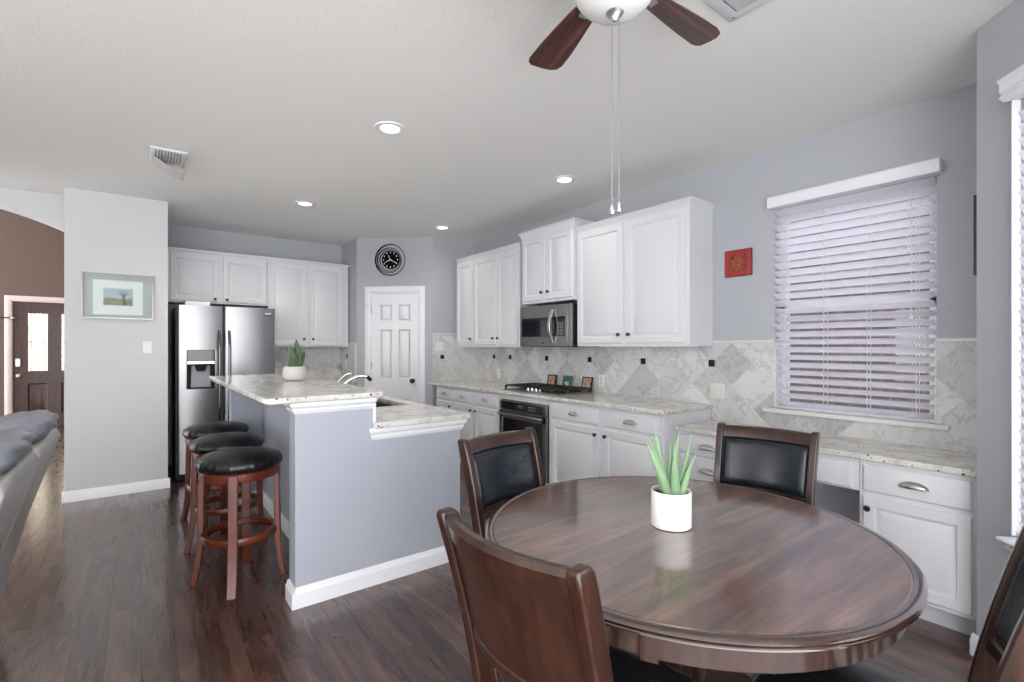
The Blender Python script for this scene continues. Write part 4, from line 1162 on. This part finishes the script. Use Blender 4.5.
# thin dark frame on the alcove end wall
FEnd = frame((2.93, .455, 0), (.75, .025, 0), (-.025, .75, 0))
t = thing('picture_frame', 'thin black picture frame hung on the alcove end wall, seen edge on', 'picture', (3.2, .48, 1.70))
mb = MB(); mb.xf = FEnd
for q in ((.14, .165, 1.70, 2.07), (.44, .465, 1.70, 2.07), (.14, .465, 1.70, 1.725), (.14, .465, 2.045, 2.07)): mb.box(q[0], q[1], .001, .028, q[2], q[3])
mb.build('frame', M['black_metal'], t, bevel=.002)
mb = MB(); mb.xf = FEnd; mb.box(.16, .445, .001, .010, 1.72, 2.05); mb.build('picture_panel', M['mat_board'], t)

# three little framed pictures behind the cooktop
def mini(y, label, prm, frm, w=.066, h=.145, extra=None):
    t = thing('small_frame', label, 'picture', (3.455, y, .92), 0, 'little frames standing behind the cooktop')
    Fm = frame((3.468, y, .921), (0, 1, 0), (-1, 0, 0)) @ Matrix.Rotation(radians(9), 4, 'X')
    mb = MB(); mb.xf = Fm
    f_ = .012
    mb.box(-w, w, -.006, .004, 0, h)
    for q in ((-w, -w + f_, 0, h), (w - f_, w, 0, h), (-w, w, 0, f_), (-w, w, h - f_, h)): mb.box(q[0], q[1], .004, .010, q[2], q[3])
    mb.build('frame', frm, t, bevel=.002)
    mb = MB(); mb.xf = Fm; mb.box(-w + f_, w - f_, .004, .006, f_, h - f_); pn = mb.build('print', prm, t)
    if extra: extra(Fm, w, h, pn)
    mb = MB(); mb.xf = Fm; mb.loft([[(-.01, -.006, .08), (.01, -.006, .08), (.01, -.008, .08), (-.01, -.008, .08)], [(-.01, -.030, .008), (.01, -.030, .008), (.01, -.034, .008), (-.01, -.034, .008)]]); mb.build('strut', frm, t)
    return t
blackf = simple('dark_mini_frame', srgb(44, 28, 24), .5)
greenf = simple('green_mini_frame', srgb(86, 128, 52), .5)
def figs(Fm, w, h, pn):
    mb = MB(); mb.xf = Fm
    # the white figures on the blue-green tile: 9 and 1
    pts = [(.012 + .012 * cos(a_), .0075, .068 + .013 * sin(a_)) for a_ in [2 * pi * i / 16 for i in range(17)]]
    mb.tube(pts, .004, 6); mb.tube([(0.0, .0075, .066), (.0, .0075, .045), (.008, .0075, .036), (.02, .0075, .036)], .004, 6)
    mb.tube([(-.020, .0075, .082), (-.020, .0075, .034)], .004, 6); mb.tube([(-.020, .0075, .082), (-.012, .0075, .074)], .0035, 6)
    mb.build('white_figures', M['plastic_white'], pn)
mini(3.85, 'small dark frame with a warm print, farthest behind the cooktop', M['photo_warm'], blackf)
mini(3.615, 'small green and blue frame with white figures, middle behind the cooktop', mk_carved('blue_green_print', srgb(40, 70, 110), srgb(60, 110, 90), srgb(50, 90, 130), 30), greenf, extra=figs)
mini(3.335, 'small dark frame with a tan print, nearest behind the cooktop', M['photo_tan'], blackf)

# ------------------------------------------------------------------ switches and outlets
def plate(name, F, u, z, label, kind, w=.035, h=.057, gang=1, mat=None, grp=None):
    t = thing(name, label, 'switch' if kind == 'switch' else 'outlet', F @ Vector((u, 0, z - h)), 0, grp)
    ww = w * (1 if gang == 1 else 1.62)
    mb = MB(); panel_loops(mb, F, u - ww, u + ww, z - h, z + h, [(0, 0), (0, .003), (.003, .006)]); mb.build('plate', mat or M['plastic_white'], t)
    for g in range(gang):
        uu = u + (0 if gang == 1 else (-.023 + .046 * g))
        mb = MB(); mb.xf = F
        if kind == 'switch':
            mb.loft([[(uu - .015, .005, z - .03), (uu + .015, .005, z - .03), (uu + .015, .005, z + .03), (uu - .015, .005, z + .03)], [(uu - .014, .008, z - .03), (uu + .014, .008, z - .03), (uu + .014, .012, z + .029), (uu - .014, .012, z + .029)]])
            mb.build('rocker', mat or M['plastic_white'], t)
        else:
            for s_ in (-1, 1): mb.lathe([(.016, .005), (.016, .008), (.014, .009)], (uu, 0, z + s_ * .02), (0, 1, 0), 18)
            mb.build('socket', M['ivory'], t)
    return t
plate('light_switch', FB(5.745), .046, 1.357, 'white rocker light switch on the pale partition wall', 'switch')
G_O = 'outlets along the tile backsplash'
FT = FA(XA - T)
FST = FS.copy(); FST.translation = FS @ Vector((0, T, 0))
plate('light_switch', FST, .085, 1.364, 'white light switch on the tile beside the pantry door', 'switch', gang=2)
plate('wall_outlet', FT, 4.87, 1.03, 'white outlet on the tile left of the cooktop', 'outlet', grp=G_O)
plate('wall_outlet', FT, 3.185, 1.035, 'white outlet on the tile right of the little frames', 'outlet', grp=G_O)
plate('wall_outlet', FT, 2.0, 1.025, 'ivory double outlet on the tile at the end of the cooking counter', 'outlet', gang=2, mat=M['ivory'], grp=G_O)
plate('wall_outlet', frame((2.222 - T, 0, 0), (0, 1, 0), (-1, 0, 0)), 6.61, 1.12, 'white outlet on the shaded tile return by the back cabinets', 'outlet', grp=G_O)
plate('wall_outlet', FB(6.83 - T), 1.36, 1.03, 'white outlet on the back tile behind the snake plant', 'outlet', grp=G_O)

# ------------------------------------------------------------------ ceiling fittings
def make_can():
    t = thing('ceiling_light', 'x', 'light')
    MB().lathe([(.058, .0), (.060, -.004), (.070, -.010), (.094, -.007), (.098, -.0005), (.098, .0)], (0, 0, 0), (0, 0, 1), 40, capb=False, capt=False).build('trim_ring', M['white'], t, smooth=50)
    MB().lathe([(.0575, .002), (.0575, -.002), (.045, -.003), (.01, -.004)], (0, 0, 0), (0, 0, 1), 32).build('lamp', M['lamp'], t)
    return t
can = make_can()
G_L = 'recessed ceiling lights'
CANS = [(1.265, 2.94, 'round recessed ceiling light nearest the viewer, left of the fan'), (2.818, 2.961, 'round recessed ceiling light above the cooking wall near the fan chains'),
        (1.274, 5.003, 'round recessed ceiling light nearest the fridge'), (2.818, 5.033, 'round recessed ceiling light above the pantry corner')]
for i, (x, y, lb) in enumerate(CANS):
    o = can if i == 0 else copy_tree(can)
    place(o, (x, y, H), 0, lb, G_L)
    L = bpy.data.lights.new('can_light', 'SPOT'); L.energy = (5, 3, 55, 5)[i]; L.spot_size = radians((150, 105, 160, 105)[i]); L.spot_blend = .8; L.shadow_soft_size = .06; L.color = (1, .95, .88)
    lo_ = bpy.data.objects.new('can_light', L); COL.objects.link(lo_); lo_.parent = o; lo_.location = (0, 0, -.03)

# hvac register with a deflector, far left
def rect_ring(mb, x0, x1, y0, y1, w, z0, z1):
    R_o = [(x0, y0), (x1, y0), (x1, y1), (x0, y1)]; R_i = [(x0 + w, y0 + w), (x1 - w, y0 + w), (x1 - w, y1 - w), (x0 + w, y1 - w)]
    sec = [(R_o, z1), (R_o, z0 + .004), ([(x + (.006 if x == x0 else -.006), y + (.006 if y == y0 else -.006)) for x, y in R_o], z0), (R_i, z0), (R_i, z1)]
    mb.loft([[(x, y, z) for x, y in R] for R, z in sec], cap=False)
    return mb
t = thing('ceiling_vent', 'white ceiling vent with a clear air deflector, left of the lights', 'vent', (.15, 4.38, H))
vx0, vx1, vy0, vy1 = .05, .265, 4.205, 4.56
rect_ring(MB(), vx0, vx1, vy0, vy1, .03, H - .010, H - .0005).build('vent_frame', M['white'], t)
MB().box(vx0 + .025, vx1 - .025, vy0 + .025, vy1 - .025, H - .003, H - .0008).build('vent_core', M['dark_gap'], t)
mb = MB()
for k in range(9):
    x = vx0 + .035 + k * .018
    mb.loft([[(x, y, H - .003), (x + .003, y, H - .003), (x + .014, y, H - .013), (x + .011, y, H - .013)] for y in (vy0 + .028, vy1 - .028)])
mb.build('louvres', M['white'], t)
mb = MB()
mb.loft([[(vx0 + .02 + .19 * q, y, H - .012 - .085 * sin(pi / 2 * q)) for q in (0, .25, .5, .75, 1)] + [(vx0 + .02 + .19 * q, y, H - .015 - .085 * sin(pi / 2 * q)) for q in (1, .75, .5, .25, 0)] for y in (vy0 + .16, vy1 + .02)])
mb.build('air_deflector', simple('smoky_plastic', srgb(190, 186, 182), .25), t)
# second vent beside the fan
t = thing('ceiling_vent', 'white square ceiling vent partly hidden behind a fan blade', 'vent', (1.832, .905, H))
Fv = Matrix.Translation((1.832, .905, 0)) @ Matrix.Rotation(0, 4, 'Z')
vw = .176
mb = MB(); mb.xf = Fv; rect_ring(mb, -vw, vw, -vw, vw, .05, H - .012, H - .0005).build('vent_frame', M['white'], t)
mb = MB(); mb.xf = Fv; mb.box(-vw + .045, vw - .045, -vw + .045, vw - .045, H - .004, H - .0008); mb.build('vent_core', simple('vent_grey', srgb(170, 170, 172), .7), t)
mb = MB(); mb.xf = Fv; mb.box(-.118, .118, -.118, .118, H - .02, H - .012); mb.box(-.02, .02, -.02, .02, H - .012, H - .003); mb.build('diffuser_plate', simple('vent_plate', srgb(196, 196, 198), .6), t, bevel=.004)
mb = MB(); mb.xf = Fv
for sx in (-1, 1):
    for sy in (-1, 1): mb.lathe([(.006, H - .0145), (.006, H - .012)], (sx * (vw - .025), sy * (vw - .025), 0), (0, 0, 1), 10)
mb.build('screw', M['nickel'], t)

# ceiling fan
FC = Vector((1.219, 1.046, 0))
fan = thing('ceiling_fan', 'ceiling fan with dark wood blades, white bowl light and two pull chains', 'fan', (FC.x, FC.y, H))
MB().lathe([(.02, H - .06), (.075, H - .055), (.085, H - .03), (.085, H - .001)], FC, (0, 0, 1), 36).build('canopy', M['nickel'], fan, smooth=50)
MB().lathe([(.10, 2.555), (.125, 2.575), (.135, 2.62), (.125, 2.675), (.08, 2.705), (.03, 2.712)], FC, (0, 0, 1), 40).build('motor_housing', M['nickel'], fan, smooth=50)
MB().lathe([(.135, 2.525), (.14, 2.535), (.14, 2.552), (.11, 2.56)], FC, (0, 0, 1), 40).build('light_fitter', M['nickel'], fan, smooth=50)
MB().lathe([(.015, 2.446), (.05, 2.450), (.085, 2.463), (.115, 2.487), (.132, 2.515), (.136, 2.53)], FC, (0, 0, 1), 48).build('light_bowl', M['opal'], fan, smooth=70)
MB().lathe([(.004, 2.418), (.010, 2.424), (.010, 2.430), (.024, 2.442), (.033, 2.452), (.030, 2.458)], FC, (0, 0, 1), 24).build('finial', M['nickel'], fan, smooth=50)
BZ = 2.575
for k in range(5):
    a = radians(74 - 74 * k) if k < 2 else radians(74 - 72 * k)
    d = Vector((cos(a), sin(a), 0))
    pit = radians(11); X_ = Vector((1, 0, 0)); uu = Vector((0, 1, 0)) * cos(pit) + UP * sin(pit); nn = X_.cross(uu)
    left = [(.15, .034), (.24, .046), (.34, .056), (.44, .064), (.54, .068), (.562, .062), (.573, .046)]; right = [(.565, -.004), (.555, -.036), (.535, -.060), (.50, -.069), (.42, -.066), (.32, -.057), (.22, -.046), (.15, -.034)]
    pts = [UP * (BZ - H) + X_ * r + uu * w for r, w in left + right]
    mb = MB(); mb.loft([[p - nn * .004 for p in pts], [p + nn * .004 for p in pts]])
    bl = mb.build('blade', M['fan_wood'], fan, bevel=.002, local=True)
    bl.rotation_euler = (0, 0, a)
    mb = MB()
    mb.tube([FC + UP * (BZ + .02) + d * .09, FC + UP * (BZ - .004) + d * .15, FC + UP * (BZ - .008) + d * .21], (.005, .016), up=UP)
    mb.lathe([(.020, -.004), (.020, .004)], FC + UP * (BZ - .009) + d * .175, (0, 0, 1), 20)
    mb.build('blade_iron', M['nickel'], fan, bevel=.002)
for off, zb in ((RT * -.0105 + FW * -.008, 1.79), (RT * .0125 + FW * -.004, 1.80)):
    p = FC + off
    mb = MB(); mb.cyl(p + UP * (zb + .03), p + UP * 2.45, .0019, n=6)
    chn = mb.build('pull_chain', M['pewter'], fan)
    MB().lathe([(.004, zb), (.0075, zb + .004), (.0085, zb + .015), (.006, zb + .032), (.002, zb + .038)], p, (0, 0, 1), 14).build('chain_weight', M['chrome'], chn)

# ------------------------------------------------------------------ sofa
sf = thing('reclining_sofa', 'grey leather reclining sofa seen from behind at the left edge', 'sofa', (-1.0, 2.75, 0))
MB().box(-1.50, -.62, 2.0, 3.42, .06, .42).build('sofa_base', M['leather_grey'], sf, bevel=.03, seg=4)
def back_section(y0, y1):
    lo = []
    prof = [(-.535, .12), (-.505, .30), (-.44, .55), (-.36, .80), (-.325, .92), (-.34, .955), (-.40, .955), (-.52, .78), (-.64, .50), (-.70, .40), (-.70, .12)]
    for y, k in ((y0, .97), (y0 + .015, 1), ((y0 + y1) / 2, 1.0), (y1 - .015, 1), (y1, .97)):
        lo.append([(-.5 + (x + .5) * k, y, .5 + (z - .5) * k) for x, z in prof])
    mb = MB(); mb.loft(lo); mb.build('back_section', M['leather_grey'], sf, bevel=.012, seg=3, smooth=60)
    def pill(s_, t_):
        a_ = 2 * pi * s_; y = y0 + .02 + (y1 - y0 - .04) * t_
        k = (1 - (2 * t_ - 1) ** 6) ** .5 if abs(2 * t_ - 1) < 1 else 0
        wr = 1 + .05 * sin(9 * a_ + 14 * t_) * k
        return (-.475 + .155 * k * cos(a_) * wr + .02 * sin(a_), y, .975 + .085 * k * sin(a_) * wr + .03 * k * cos(a_))
    mb = MB(); mb.grid(pill, 28, 18); mb.build('headrest', M['leather_slate'], sf, smooth=80)
    mb = MB(); mb.box(-1.42, -.72, y0 + .01, y1 - .01, .40, .52); mb.build('seat_cushion', M['leather_grey'], sf, bevel=.04, seg=4)
back_section(2.74, 3.37); back_section(2.08, 2.71)
for y in (3.40, 1.93):
    mb = MB(); mb.box(-1.45, -.68, y, y + .14, .05, .62); mb.build('armrest', M['leather_grey'], sf, bevel=.04, seg=4)
